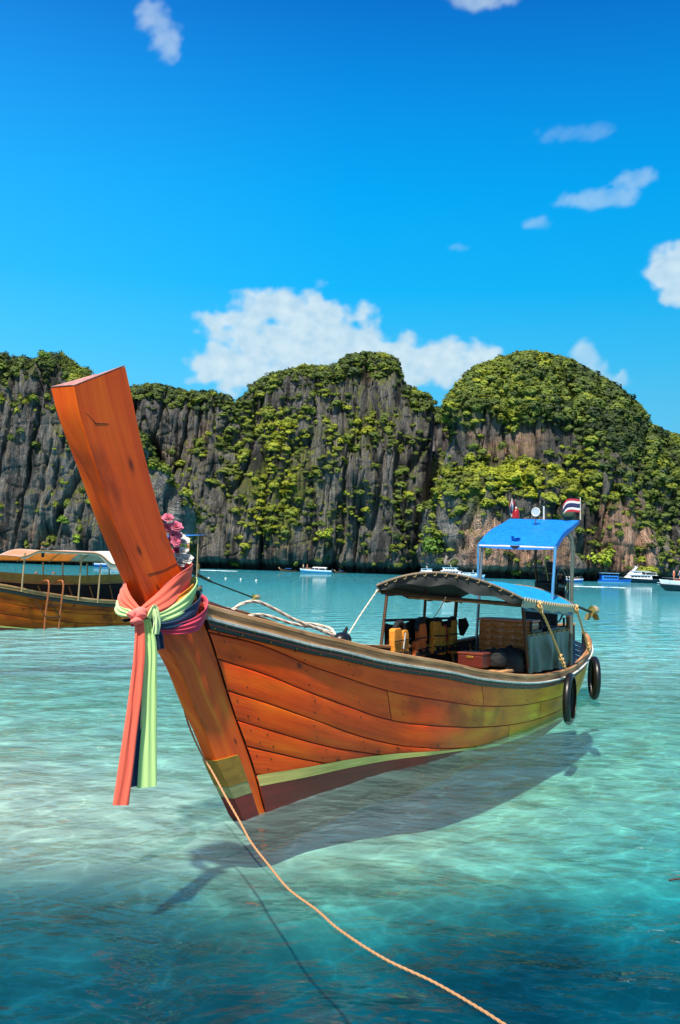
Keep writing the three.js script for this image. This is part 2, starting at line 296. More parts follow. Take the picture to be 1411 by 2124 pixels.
    c[0] = lerp(0.8 * k, 0.025, q); c[1] = lerp(0.83 * k, 0.06, q); c[2] = lerp(0.76 * k, 0.085, q);
  }, 1 / 4.3);
  const b = part('sea_bed', bed, std({ vertexColors: true, map: sand, roughness: 0.95 }), scene);
  tag(b, 'pale sandy sea bed under the shallow water', null, null, 'structure');
}

// ------------------------------------------------------------------ longtail boats: local axes a (aft), y (up), b (to port)
const woodRed = woodMaps(11, ['#c23c02', '#e04c02', '#f25a04', '#fa6c06', '#ff8812'], { stain: 0.28, knots: 6 });
const woodPost = woodMaps(23, ['#b83a04', '#d84a04', '#ea5606', '#f46408', '#fc8014'], { stain: 0.34, knots: 8, contrast: 0.9 });
const woodOld = woodMaps(31, ['#5a3a22', '#84582f', '#a87444', '#c4925f', '#d8b184'], { stain: 0.5, knots: 12 });
const woodDark = woodMaps(47, ['#1a100a', '#30190d', '#4a2813', '#64391c', '#7a4a28'], { stain: 0.4, knots: 8 });
const mPost = wood(woodPost, 1 / 4, 1 / 1.2, { color: 0xffffff, clearcoat: 0.08, clearcoatRoughness: 0.4, roughness: 0.55, specularIntensity: 0.5 });
const mRail = wood(woodOld, 1 / 3, 1 / 0.6, { roughness: 0.6 });
const mDeck = wood(woodDark, 1 / 3, 1 / 0.8, { roughness: 0.6 });
const mBoard = wood(woodMaps(53, ['#2b130a', '#4d230f', '#6d3517', '#86481f'], { stain: 0.45, knots: 8 }), 1 / 3, 1 / 0.6, { roughness: 0.5 });
const mSeam = std({ color: lin('#1d0d07'), roughness: 0.8 });
const mWhite = paint('#e6e6de', { roughness: 0.4 }), mBlack = paint('#17181a', { roughness: 0.4 }), mRed = paint('#c73a2c', { roughness: 0.45 });
const mCream = paint('#ffe684', { roughness: 0.6, specularIntensity: 0.3 }), mMaroon = paint('#8e1c10', { roughness: 0.5 }), mBrass = std({ color: lin('#d8a640'), metalness: 0.8, roughness: 0.3 });
const mWeedy = paint('#1f3a18', { roughness: 0.8 });
const mOchre = paint('#b3841c', { roughness: 0.6 });

const rear = curveOf([[-0.35, 0.36], [0, 0.17], [0.31, 0.015], [0.6, -0.159], [0.84, -0.318], [1.11, -0.48], [1.34, -0.61], [1.57, -0.757], [2.02, -1.11], [2.31, -1.3], [2.54, -1.423], [2.87, -1.58], [3.17, -1.7], [3.36, -1.78]]);
const front = curveOf([[-0.35, 0.1], [0.05, -0.186], [0.475, -0.517], [0.775, -0.723], [0.99, -0.882], [1.29, -1.08], [1.54, -1.3], [1.93, -1.575], [2.32, -1.849], [2.59, -1.997], [2.96, -2.198], [3.14, -2.265]]);
const stemFar = curveOf([[-0.35, -0.02], [0.5, -0.01], [1.5, -0.025], [2.0, -0.045], [2.5, -0.055], [3.14, -0.1]]);
const railPort = curveOf([[-0.9, 1.77], [-0.76, 1.74], [-0.3, 1.65], [0.1, 1.57], [0.6, 1.47], [0.97, 1.409], [1.65, 1.28], [2.21, 1.194], [3.05, 1.074], [3.96, 0.927], [5.5, 0.751], [6.54, 0.688], [7.58, 0.682], [8.39, 0.745], [9.19, 0.86], [10.5, 1.08]]);
const railStbd = curveOf([[-0.9, 1.77], [-0.3, 1.71], [0.17, 1.65], [1.19, 1.463], [2.03, 1.326], [3.23, 1.18], [5, 1.09], [6.27, 1.08], [7.22, 1.11], [8.6, 1.15], [9.5, 1.18], [10.5, 1.2]]);
const halfBeam = curveOf([[-0.9, 0.1], [-0.78, 0.11], [0, 0.19], [1, 0.32], [2, 0.44], [3, 0.53], [4, 0.59], [5, 0.62], [6, 0.63], [7, 0.62], [8, 0.6], [9, 0.53], [9.6, 0.42], [10.1, 0.25], [10.4, 0.1]]);
const waterBeam = curveOf([[-0.4, 0.09], [0, 0.1], [1.07, 0.13], [2.1, 0.22], [3.05, 0.42], [4.06, 0.55], [6, 0.56], [8.5, 0.38], [9.4, 0.2], [10.4, 0.08]]);
const KEEL = -0.35, END = 10.4;
const keelAt = (a) => KEEL + 0.75 * smoothstep(a, 8.6, 10.6);
const sideRail = (a, side) => side > 0 ? railPort(a) : railStbd(a);
function hullAt(s, t, side, off = 0) {                               // s 0 stem .. 1 stern; t 0 keel .. 1 rail
  const yAt = (a) => keelAt(a) + (sideRail(a, side) - keelAt(a)) * t;
  let a0 = 0; for (let i = 0; i < 14; i++) a0 = 0.5 * a0 + 0.5 * rear(yAt(a0));
  const a = a0 + (END - a0) * s, y = yAt(a), bs = halfBeam(a), w = Math.min(waterBeam(a), bs * 0.95), ym = sideRail(a, side), yk = keelAt(a);
  const t0 = clamp((0 - yk) / (ym - yk), 0.06, 0.9), p = clamp(Math.log(w / bs) / Math.log(t0), 0.22, 0.9);
  let b = Math.max(0.03, bs * Math.max(t, 0.001) ** p);
  const stem = side > 0 ? 0.098 : 0.03; b = lerp(stem, b, smoothstep(a - a0, -0.15, 0.9));
  return V(a, y, side * (b + off));
}
const hullT = (a, side, drop) => { const k = keelAt(a); return (sideRail(a, side) - drop - k) / (sideRail(a, side) - k); };
const seams = [(a) => hullT(a, 1, 0.17),
  ...[[[-0.68, 0.902], [-0.11, 0.896], [0.69, 0.839], [1.48, 0.790], [2.36, 0.738], [4.12, 0.670], [6.35, 0.631], [10.4, 0.6]], [[-0.63, 0.813], [-0.02, 0.779], [0.58, 0.723], [1.29, 0.655], [2.38, 0.553], [4.00, 0.478], [6, 0.41], [10.4, 0.38]],
    [[-0.51, 0.701], [0.11, 0.653], [0.84, 0.576], [1.61, 0.484], [2.65, 0.377], [5, 0.25], [10.4, 0.2]], [[-0.38, 0.59], [0.28, 0.527], [1.06, 0.443], [1.63, 0.395], [3, 0.27], [6, 0.15], [10.4, 0.1]],
    [[-0.24, 0.485], [0.29, 0.436], [0.73, 0.39], [2, 0.26], [4, 0.13], [10.4, 0.05]], [[-0.05, 0.36], [1, 0.25], [2, 0.15], [4, 0.06], [10.4, 0.02]], [[0, 0], [10, 0]]].map(curveOf)];
const surfT = (s, tf, side, off) => { let q = hullAt(s, 0.5, side), t = 0.5; for (let i = 0; i < 5; i++) { t = clamp(tf(q.x), 0, 1); q = hullAt(s, t, side); } return off ? hullAt(s, t, side, off) : q; };
// a strip that follows the hull side between two drops below the rail, standing proud by off
const strip = (side, d0, d1, off, s0 = 0, s1 = 1, n = 90) => {
  const rings = [];
  for (let i = 0; i <= n; i++) {
    const s = lerp(s0, s1, i / n), P = (d, o) => surfT(s, (a) => hullT(a, side, typeof d === 'function' ? d(a) : d), side, o);
    rings.push([P(d0, -0.012), P(d0, off * 0.75), P((x) => (typeof d0 === 'function' ? d0(x) : d0) + 0.004, off), P((x) => (typeof d1 === 'function' ? d1(x) : d1) - 0.004, off), P(d1, off * 0.75), P(d1, -0.012)]);
  }
  return loft(rings);
};
const mPlank = wood(woodRed, 1 / 4, 1, { vertexColors: true, clearcoat: 0.08, clearcoatRoughness: 0.3, roughness: 0.45, specularIntensity: 0.3 });
const plankTone = rng(91);
function makeHull(boat, { aftHue = true } = {}) {
  const inner = [];
  for (const side of [1, -1]) for (const off of [0, -0.035]) inner.push(grid(90, 16, (u, v) => hullAt(u, v * 0.985, side, off)));
  for (const side of [1, -1]) inner.push(grid(90, 1, (u, v) => hullAt(u, 0.985, side, -0.035 * v)));
  const hull = part('hull', inner, mSeam, boat);
  const butts = [[0.42], [0.22, 0.62], [0.5], [0.3, 0.7], [0.4], [0.55], []];
  for (const side of [1, -1]) for (let k = 0; k < 7; k++) {
    const cuts = [0, ...(butts[k] ?? []), 1];
    for (let c = 0; c < cuts.length - 1; c++) {
      const s0 = cuts[c] + (c ? 0.0006 : 0), s1 = cuts[c + 1] - (c < cuts.length - 2 ? 0.0006 : 0), n = Math.max(10, Math.round(72 * (s1 - s0)));
      const prof = [[0.0, -0.004], [0.018, 0.008], [0.06, 0.0125], [0.35, 0.0145], [0.65, 0.0145], [0.94, 0.0125], [0.982, 0.008], [1, -0.004]];
      const ou = plankTone() * 4, ov = plankTone() * 0.74, tone = 0.9 + 0.14 * plankTone(), cols = [];
      const g = grid(n, prof.length - 1, (u, v) => {
        const s = lerp(s0, s1, u), [f, off] = prof[Math.round(v * (prof.length - 1))], gap = 0.0016;
        const q = surfT(s, (a) => { const hi = seams[k](a) - gap, lo = seams[k + 1](a) + (k < 6 ? gap : 0); return lerp(hi, Math.min(lo, hi), f); }, side, off + 0.003 * n3(s * 24, k * 3.1 + f, 5));
        return q;
      }, (u, v, q) => [(q.x + ou), v * 0.24 + ov]);
      const P = g.attributes.position;
      for (let i = 0; i < P.count; i++) {                            // colour turns ochre towards the stern, tar-dark patches here and there
        const a = P.getX(i), y = P.getY(i), w = smoothstep(a + 0.9 * fbm(a * 0.8, y * 2, k, 3), 2.4, 7.0) * (aftHue ? 1 : 0.4), st = 1 - 0.16 * smoothstep(fbm(a * 1.3, y * 2.6, 14 + k, 4), 0.08, 0.35);
        cols.push(lerp(1.1, 0.9, w) * tone * st, lerp(0.92, 3.3, w) * tone * st, lerp(0.9, 0.7, w) * tone * st);
      }
      g.setAttribute('color', new THREE.Float32BufferAttribute(cols, 3));
      part('plank', g, mPlank, hull);
    }
  }
  const R = rng(19), dots = [];                                      // plugged nail holes where planks meet stem and frames
  for (let k = 0; k < 6; k++) for (const s of [0.012, 0.03, 0.1, 0.17, 0.24, 0.31, 0.39, 0.47, 0.56]) for (const f of [0.25, 0.7]) { if (R() < 0.25) continue; const p = surfT(s + 0.012 * (R() - 0.5), (a) => lerp(seams[k](a), Math.min(seams[k](a), seams[k + 1](a)), f + 0.1 * (R() - 0.5)), 1, 0.0145); dots.push(new THREE.CylinderGeometry(0.006 + 0.003 * R(), 0.007, 0.004, 8).rotateX(1.45).translate(p.x, p.y, p.z)); }
  part('nail_plugs', dots, mSeam, boat, null, 'stuff');
  return hull;
}

function ironwork(boat) {                                            // rails, painted strips, rivets
  for (const side of [1, -1]) {
    const capTop = [];
    for (let i = 0; i <= 100; i++) {
      const s = i / 100, e = (d, o) => { const q = hullAt(s, 1, side, o); q.y -= d; return q; };
      capTop.push([e(0.03, -0.05), e(0.003, -0.05), e(-0.002, -0.044), e(-0.002, 0.018), e(0.004, 0.024), e(0.03, 0.024)]);
    }
    part('cap_rail', loft(capTop), mRail, boat);
    part('wash_board', strip(side, 0.03, 0.1, 0.018), mRail, boat);
    part('white_strip', strip(side, 0.096, 0.121, 0.062), mWhite, boat);
    part('rub_rail', strip(side, 0.121, 0.185, 0.04), mBlack, boat);
    part('red_strip', strip(side, 0.142, 0.157, 0.048), mRed, boat);
    const studs = [];
    for (let i = 0; i < 64; i++) { const s = 0.005 + i / 64 * 0.97; studs.push(ball(0.0075, 0, 0, 0, 1, 1, 0.6, 6).translate(...surfT(s, (a) => hullT(a, side, i % 2 ? 0.13 : 0.17), side, 0.043))); }
    part('brass_studs', studs, mBrass, boat, null, 'stuff');
  }
}
function bootStripe(boat, hullSide) {
  const P = (s, yf, side, off) => surfT(s, (a) => { const k = keelAt(a); return clamp((yf(a) - k) / (sideRail(a, side) - k), 0.01, 1); }, side, off);
  const top = curveOf([[-0.4, 0.365], [0, 0.335], [0.55, 0.3], [1.5, 0.25], [2.6, 0.165], [3.5, 0.07], [5, -0.05], [10.4, -0.1]]), low = curveOf([[-0.4, 0.265], [0, 0.24], [0.5, 0.21], [1.5, 0.17], [2.6, 0.115], [3.5, 0.045], [5, -0.09], [10.4, -0.15]]);
  for (const side of [1, -1]) {
    part('cream_stripe', grid(80, 3, (u, v) => P(u * 0.62, (a) => lerp(top(a), low(a), v), side, 0.0185)), mCream, boat);
    part('bottom_paint', grid(90, 6, (u, v) => P(u * 0.99, (a) => lerp(low(a) - 0.002, Math.min(low(a) - 0.004, -0.02), v), side, 0.0175)), mMaroon, boat);
    part('weedy_bottom', grid(90, 8, (u, v) => P(u * 0.99, (a) => lerp(Math.min(low(a) - 0.004, -0.021), keelAt(a) + 0.01, v), side, 0.0172)), mWeedy, boat);
  }
}
function prowPost(boat) {
  const N = 60, rings = [], c = 0.009;
  const ringAt = (f, grow = 0) => {
    const yf = lerp(-0.35, 3.14, f), skew = 0.22 * smoothstep(f, 0.55, 1), yr = Math.min(3.36, yf + skew), A = front(yf) - grow, Rr = rear(yr) + grow, bp = 0.1 + grow, bn = stemFar(yf) - grow, m = f > 0.98 ? 0.06 : 0;
    const P = (a, y, b) => V(y < 0.02 ? a + 0.5 * (0.02 - y) : a, y, b);
    return [P(A + c, yf, bp), P(Rr - c, yr, bp), P(Rr, yr, bp - c), P(Rr, yr - m, bn + c), P(Rr - c - m, yr - m, bn), P(A + c, yf, bn), P(A, yf, bn + c), P(A, yf, bp - c)];
  };
  for (let i = 0; i <= N; i++) rings.push(ringAt(i / N));
  const post = part('prow_post', loft(rings, { crease: 0.35 }), mPost, boat);
  const plate = (y0, y1, grow, mat, name, reach = 0.62) => { const rr = []; for (let i = 0; i <= 4; i++) { const f = (lerp(y0, y1, i / 4) + 0.35) / 3.49, q = ringAt(f, grow); const back = lerp(front(lerp(y0, y1, i / 4)), rear(lerp(y0, y1, i / 4)) + 0.03, reach); q.forEach((p) => { p.x = Math.min(p.x, back); }); rr.push(q); } part(name, loft(rr), mat, post); };
  plate(0.31, 0.54, 0.014, mOchre, 'stem_plate'); plate(0.205, 0.308, 0.012, paint('#b5ae6a'), 'stem_stripe'); plate(-0.02, 0.203, 0.011, mMaroon, 'stem_paint'); plate(-0.33, -0.022, 0.013, mWeedy, 'stem_shoe', 1);
  part('joint_line', [bar([-1.46, 1.96, 0.1005], [-1.3, 1.99, 0.1005], 0.0022, 0.0022, 5), bar([-1.3, 1.99, 0.1005], [-1.12, 2.05, 0.1005], 0.002, 0.002, 5)], mSeam, post); part('check_crack', [bar([-2.06, 2.935, 0.1002], [-1.93, 2.95, 0.1002], 0.0025, 0.0015, 5)], mSeam, post); part('check_crack', [bar([-2.14, 2.99, 0.1002], [-2.05, 2.94, 0.1002], 0.001, 0.0018, 5)], mSeam, post);
  // the top end grain, weathered pinkish grey, and two checks in the wood
  const tp = ringAt(1).map((p) => p.clone().add(V(-0.003, 0.004, 0)));
  part('end_grain', loft([tp, tp.map((p) => p.clone().add(V(-0.003, 0.005, 0)))]), wood(woodMaps(67, ['#8a5a50', '#a87268', '#b8847a', '#c79a90'], { stain: 0.3, knots: 0 }), 1 / 0.5, 1 / 0.3, { roughness: 0.7 }), post);
  return post;
}
const boat = thing('longtail_boat', 'orange varnished wooden longtail boat with a tall upswept prow post, moored in the foreground', 'boat', [BOAT.x, 0, BOAT.z], BOAT.turn);
makeHull(boat); ironwork(boat); bootStripe(boat); prowPost(boat);
// inside: floor, foredeck boards, ribs, thwarts
{
  const inB = (a, side, t) => { const s = (a + 0.5) / (END + 0.5); return hullAt(clamp(s, 0, 1), t, side, -0.04); };
  const flat = (a0, a1, tf, n = 40) => grid(n, 6, (u, v) => { const a = lerp(a0, a1, u), p = inB(a, 1, tf(a)), q = inB(a, -1, tf(a)); return p.lerp(q, v); }, (u, v) => [u * (a1 - a0), v * 1.2]);
  part('floor', flat(0.6, 9.8, () => 0.46), mDeck, boat);
  for (let k = 0; k < 9; k++) part('deck_board', flat(-0.1 + k * 0.26, 0.14 + k * 0.26, () => 0.9, 2), mDeck, boat);
  for (let k = 0; k < 8; k++) part('stern_deck_board', flat(8.0 + k * 0.24, 8.22 + k * 0.24, () => 0.86, 2), mBlack, boat);
  for (const a of [2.6, 4.0, 5.0, 6.0, 6.7, 7.4]) for (const side of [1, -1]) {
    const pts = []; for (let i = 0; i <= 8; i++) pts.push(inB(a, side, lerp(0.3, 0.95, i / 8)));
    part('rib', new THREE.TubeGeometry(new THREE.CatmullRomCurve3(pts), 12, 0.026, 4), mRail, boat);
  }
  for (const a of [3.0, 4.6]) { const p = inB(a, 1, 0.66), q = inB(a, -1, 0.66); part('thwart', box(0.24, 0.035, Math.abs(p.z - q.z), a, (p.y + q.y) / 2, (p.z + q.z) / 2).rotateX(0), mRail, boat); }
  part('breasthook', loft([[V(-0.74, 1.71, 0.08), V(-0.74, 1.78, 0.05), V(-0.74, 1.71, -0.05)], [V(-0.2, 1.63, 0.15), V(-0.35, 1.69, 0.06), V(-0.2, 1.67, -0.12)]], { crease: 0.3 }), mBoard, boat);
}
// ------------------------------------------------------------------ low canopy amidships
const canopyAt = (u, v) => {                                         // u 0 front .. 1 rear, v 0 starboard .. 1 port
  const F = [V(3.82, 1.84, -0.72), V(4.23, 2.005, 0), V(5.01, 1.73, 0.72)], R = [V(6.6, 1.68, -0.72), V(7.0, 1.885, 0), V(7.5, 1.59, 0.72)];
  const L = (p) => { const w = [2 * (v - 0.5) * (v - 1), -4 * v * (v - 1), 2 * v * (v - 0.5)]; return V(0, 0, 0).addScaledVector(p[0], w[0]).addScaledVector(p[1], w[1]).addScaledVector(p[2], w[2]); };
  const q = L(F).lerp(L(R), u); q.y += 0.012 * Math.sin(u * 9.4 + v * 3) * Math.sin(v * 3.1416) - 0.03 * Math.sin(u * 3.1416) * 0.6; return q;
};
{
  const canopyBlue = cloth('#02a2da', { roughness: 0.6 }), canopyUnder = cloth('#2a2c2c'), seamTape = cloth('#8c7a66'), hem = cloth('#c9c6ae');
  const canopy = part('canopy', [grid(30, 24, canopyAt)], canopyBlue, boat);
  part('canopy_lining', grid(30, 24, (u, v) => canopyAt(u, v).add(V(0, -0.014, 0))), canopyUnder, canopy);
  const edge = (f, r = 0.014, n = 40) => new THREE.TubeGeometry(new THREE.CatmullRomCurve3([...Array(n + 1)].map((_, i) => f(i / n))), n, r, 6);
  part('edge_piping', [edge((t) => canopyAt(0, t).add(V(-0.01, 0.004, 0)), 0.016), edge((t) => canopyAt(1, t), 0.013), edge((t) => canopyAt(t, 0), 0.013), edge((t) => canopyAt(t, 1), 0.012)], seamTape, canopy);
  const drop = (t) => 0.04 + 0.11 * Math.max(0, Math.sin(t * 3.1416)) ** 0.8 + 0.02 * Math.sin(t * 21) + 0.05 * smoothstep(t, 0.5, 0.75) * (1 - smoothstep(t, 0.9, 1));
  part('front_valance', grid(60, 10, (u, v) => { const q = canopyAt(0, u); q.y -= drop(u) * v; q.x += 0.03 * v + 0.02 * Math.sin(u * 30 + v * 3) * v; return q; }), cloth('#3a3c3a'), canopy);
  part('side_hem', grid(40, 5, (u, v) => { const q = canopyAt(u, 1); q.y -= v * (0.1 + 0.012 * Math.sin(u * 26)); q.z -= 0.02 * v - 0.012 * Math.sin(u * 40) * v; return q; }), hem, canopy);
  part('far_hem', grid(40, 5, (u, v) => { const q = canopyAt(u, 0); q.y -= v * (0.07 + 0.03 * Math.sin(u * 14) ** 2); q.z += 0.02 * v; return q; }), cloth('#6d6340'), canopy);
  const loops = []; for (let i = 0; i < 22; i++) { const t = 0.02 + i / 22 * 0.96, q = canopyAt(t, 1); loops.push(new THREE.TorusGeometry(0.036, 0.006, 5, 10, 3.3).translate(q.x, q.y - 0.012, q.z + 0.02)); }
  part('lacing', loops, cloth('#d8c49a'), canopy, null, 'stuff');
  const loopsF = []; for (let i = 1; i < 14; i++) { const q = canopyAt(0, i / 14); loopsF.push(new THREE.TorusGeometry(0.022, 0.005, 5, 8).rotateY(1.57).translate(q.x - 0.01, q.y - 0.012, q.z)); }
  part('front_lacing', loopsF, cloth('#c2a878'), canopy, null, 'stuff');
  const post = (p, q, r = 0.02) => part('canopy_post', bar(p, q, r), rust, boat);
  post([3.77, 1.1, -0.62], [3.95, 1.8, -0.64]); post([5.0, 1.0, -0.62], [5.08, 1.8, -0.62]); post([6.07, 1.0, -0.62], [6.18, 1.72, -0.62], 0.026);
  post([5.78, 0.7, 0.57], [5.36, 1.7, 0.6], 0.024); post([7.72, 0.62, 0.57], [7.6, 1.58, 0.57], 0.028);
  part('crossbar', bar([3.9, 1.76, -0.7], [5.1, 1.66, 0.7], 0.018), rust, boat); part('crossbar', bar([6.6, 1.62, -0.7], [7.45, 1.53, 0.7], 0.018), rust, boat);
  part('ridge_pole', bar([4.25, 1.93, 0], [6.98, 1.83, 0], 0.018), rust, boat);
  part('side_bar', bar([3.84, 1.43, -0.62], [6.12, 1.39, -0.62], 0.018), blackMetal, boat);
  part('side_bar', bar([5.58, 1.24, 0.58], [7.64, 1.25, 0.57], 0.014), std({ color: lin('#6a5f30'), roughness: 0.5, metalness: 0.4 }), boat);
  part('eave_pipe', [bar([5.28, 1.6, 0.66], [7.45, 1.48, 0.66], 0.03)], paint('#2c6f9c'), boat);
  part('roof_batten', bar([4.7, 1.69, -0.7], [5.75, 1.63, 0.7], 0.016), mRail, boat);
  for (const [a0, a1] of [[5.75, 6.2], [6.55, 7.3]]) part('hand_rail', tube([[a0, 1.42, 0.6], [a0, 1.3, 0.6], [(a0 + a1) / 2, 1.29, 0.6], [a1, 1.3, 0.6], [a1, 1.42, 0.6]], 0.018, 30, 8), blackMetal, boat);
}
// ------------------------------------------------------------------ high blue sun roof over the helm
{
  const FL = V(6.94, 2.47, -0.6), FR = V(6.81, 2.45, 0.6), BL = V(8.35, 2.92, -0.6), BR = V(8.06, 2.88, 0.6);
  const at = (u, v) => { const q = FL.clone().lerp(FR, v).lerp(BL.clone().lerp(BR, v), u); q.y += 0.1 * Math.sin(Math.min(1, u * 1.5) * 2.2) * (1 - u) - 0.02 * Math.sin(v * 3.1416) * (1 - u) ; return q; };
  const roof = part('sun_roof', [grid(24, 24, at), grid(24, 24, (u, v) => at(u, v).add(V(0, -0.012, 0)))], cloth('#0a84ea', { roughness: 0.5, sheen: 0.15 }), boat);
  const fold = (p, q) => bar(p, q, 0.017);
  part('roof_frame', [fold(FL.clone().add(V(0, -0.03, 0)), FR.clone().add(V(0, -0.03, 0)))], mWhite, roof);
  part('roof_hem', grid(30, 3, (u, v) => { const q = at(0, u); q.y -= 0.05 * v; q.x -= 0.012; return q; }), cloth('#0a84ea'), roof);
  part('roof_side', grid(24, 3, (u, v) => { const q = at(u, 1); q.y -= 0.09 * v * (1 - 0.5 * u); q.z += 0.006; return q; }), cloth('#0a74d4'), roof);
  part('roof_patch', grid(10, 3, (u, v) => { const q = at(0.0, 0.42 + 0.14 * u); q.y += 0.005 - 0.045 * v * Math.sin(u * 3.1416); q.x -= 0.02; return q; }), blackCloth, roof);
  part('back_rail', bar(BL.clone().add(V(0, -0.025, 0)), BR.clone().add(V(0, -0.025, 0)), 0.014), mWhite, roof);
  const blueP = paint('#4d93c4', { metalness: 0.1 });
  part('roof_pole', bar([6.79, 0.85, -0.55], [7.0, 2.46, -0.56], 0.022), steel, boat);
  part('roof_pole', bar([6.98, 1.6, -0.6], [6.93, 2.46, -0.6], 0.018), blueP, boat);
  part('roof_pole', bar([6.66, 1.5, 0.6], [6.81, 2.44, 0.6], 0.022), blueP, boat);
  part('roof_pole', tube([[7.82, 0.66, 0.57], [7.78, 1.4, 0.58], [7.7, 2.0, 0.6], [7.62, 2.5, 0.62], [7.58, 2.6, 0.6], [7.52, 2.66, 0.54], [7.48, 2.67, 0.42], [7.48, 2.67, 0.2]], 0.03, 60, 12), oldSteel, boat);
  part('stay_cord', tube([[7.3, 2.5, 0.3], [7.34, 2.2, 0.3], [7.5, 1.95, 0.3]], 0.006, 12, 5), cloth('#a89a4a'), boat);
  part('antenna', bar([8.22, 2.9, 0], [8.2, 3.11, 0], 0.014), mWhite, boat);
  const mir = part('round_mirror', [new THREE.CylinderGeometry(0.062, 0.062, 0.02, 24).rotateZ(1.57).translate(7.8, 2.99, 0.0)], std({ color: lin('#d6d8dc'), metalness: 0.6, roughness: 0.25 }), boat);
  part('mirror_rim', new THREE.TorusGeometry(0.062, 0.009, 6, 24).rotateY(1.57).translate(7.79, 2.99, 0), mWhite, mir); part('mirror_stalk', bar([7.8, 2.8, 0], [7.8, 2.93, 0], 0.008), rust, mir);
  const lampM = part('signal_lamp', new THREE.LatheGeometry([[0.001, 0.14], [0.028, 0.135], [0.045, 0.11], [0.055, 0.06], [0.058, 0]].map(([x, y]) => new THREE.Vector2(x, y)), 16).translate(6.83, 2.84, 0), std({ color: lin('#8f1017'), roughness: 0.25 }), boat);
  part('lamp_cap', ball(0.02, 6.83, 2.985, 0), mWhite, lampM);
  part('roof_bundle', [ball(0.07, 8.1, 2.95, 0.42, 1.2, 0.9, 1.3), ball(0.05, 8.15, 2.98, 0.34)], cloth('#173a22'), boat);
}

// ------------------------------------------------------------------ things on the boat, placed in the boat's axes
const frameOf = (origin, turn) => (name, label, category, [a, y, b], group, spin = 0) => {
  const c = Math.cos(turn), s = Math.sin(turn), t = thing(name, label, category, [origin.x + a * c + b * s, y, origin.z - a * s + b * c], turn + spin, group);
  t.add2 = (n, geo, mat, parent, lab, kind) => part(n, join(geo).clone().translate(-a, -y, -b), mat, parent ?? t, lab, kind);   // shapes given in the boat's axes
  return t;
};
const onBoat = frameOf(BOAT, BOAT.turn);

// cloth bands: a pleated section swept along a path
function sash(path, { folds = 4, amp = 0.012, seed = 1, N = 120, M = 26, face = null, taper } = {}) {
  const curve = new THREE.CatmullRomCurve3(path.map((p) => V(p[0], p[1], p[2])), false, 'centripetal'), rings = [];
  const ws = path.map((p) => p[3]);
  for (let i = 0; i <= N; i++) {
    const u = i / N, c = curve.getPoint(u), T = curve.getTangent(u), k = u * (path.length - 1), w = lerp(ws[Math.floor(k)], ws[Math.min(ws.length - 1, Math.floor(k) + 1)], k % 1);
    const out = face ? V(...face) : V(c.x + 1.18 + 0.35 * (c.y - 1.75), 0, c.z).normalize();
    const W = V(0, 0, 0).crossVectors(out, T).normalize(), Nn = V(0, 0, 0).crossVectors(T, W).normalize();
    const ring = [], am = amp * clamp(0.07 / Math.max(w, 0.02), 0.5, 1.6);
    const at = (s, off) => c.clone().addScaledVector(W, w * s * (1 + 0.08 * n3(u * 4, s * 2, seed))).addScaledVector(Nn, off + am * Math.sin(6.283 * folds * s + seed + 2.2 * n3(u * 2.4, seed, s * 1.3)) + am * 0.6 * n3(s * 9, u * 5, seed + 3) + 0.02 * (0.25 - s * s));
    for (let j = 0; j <= M; j++) ring.push(at(j / M - 0.5, 0));
    for (let j = M; j >= 0; j--) ring.push(at(j / M - 0.5, -0.004));
    rings.push(ring);
  }
  return loft(rings, { crease: 0 });
}
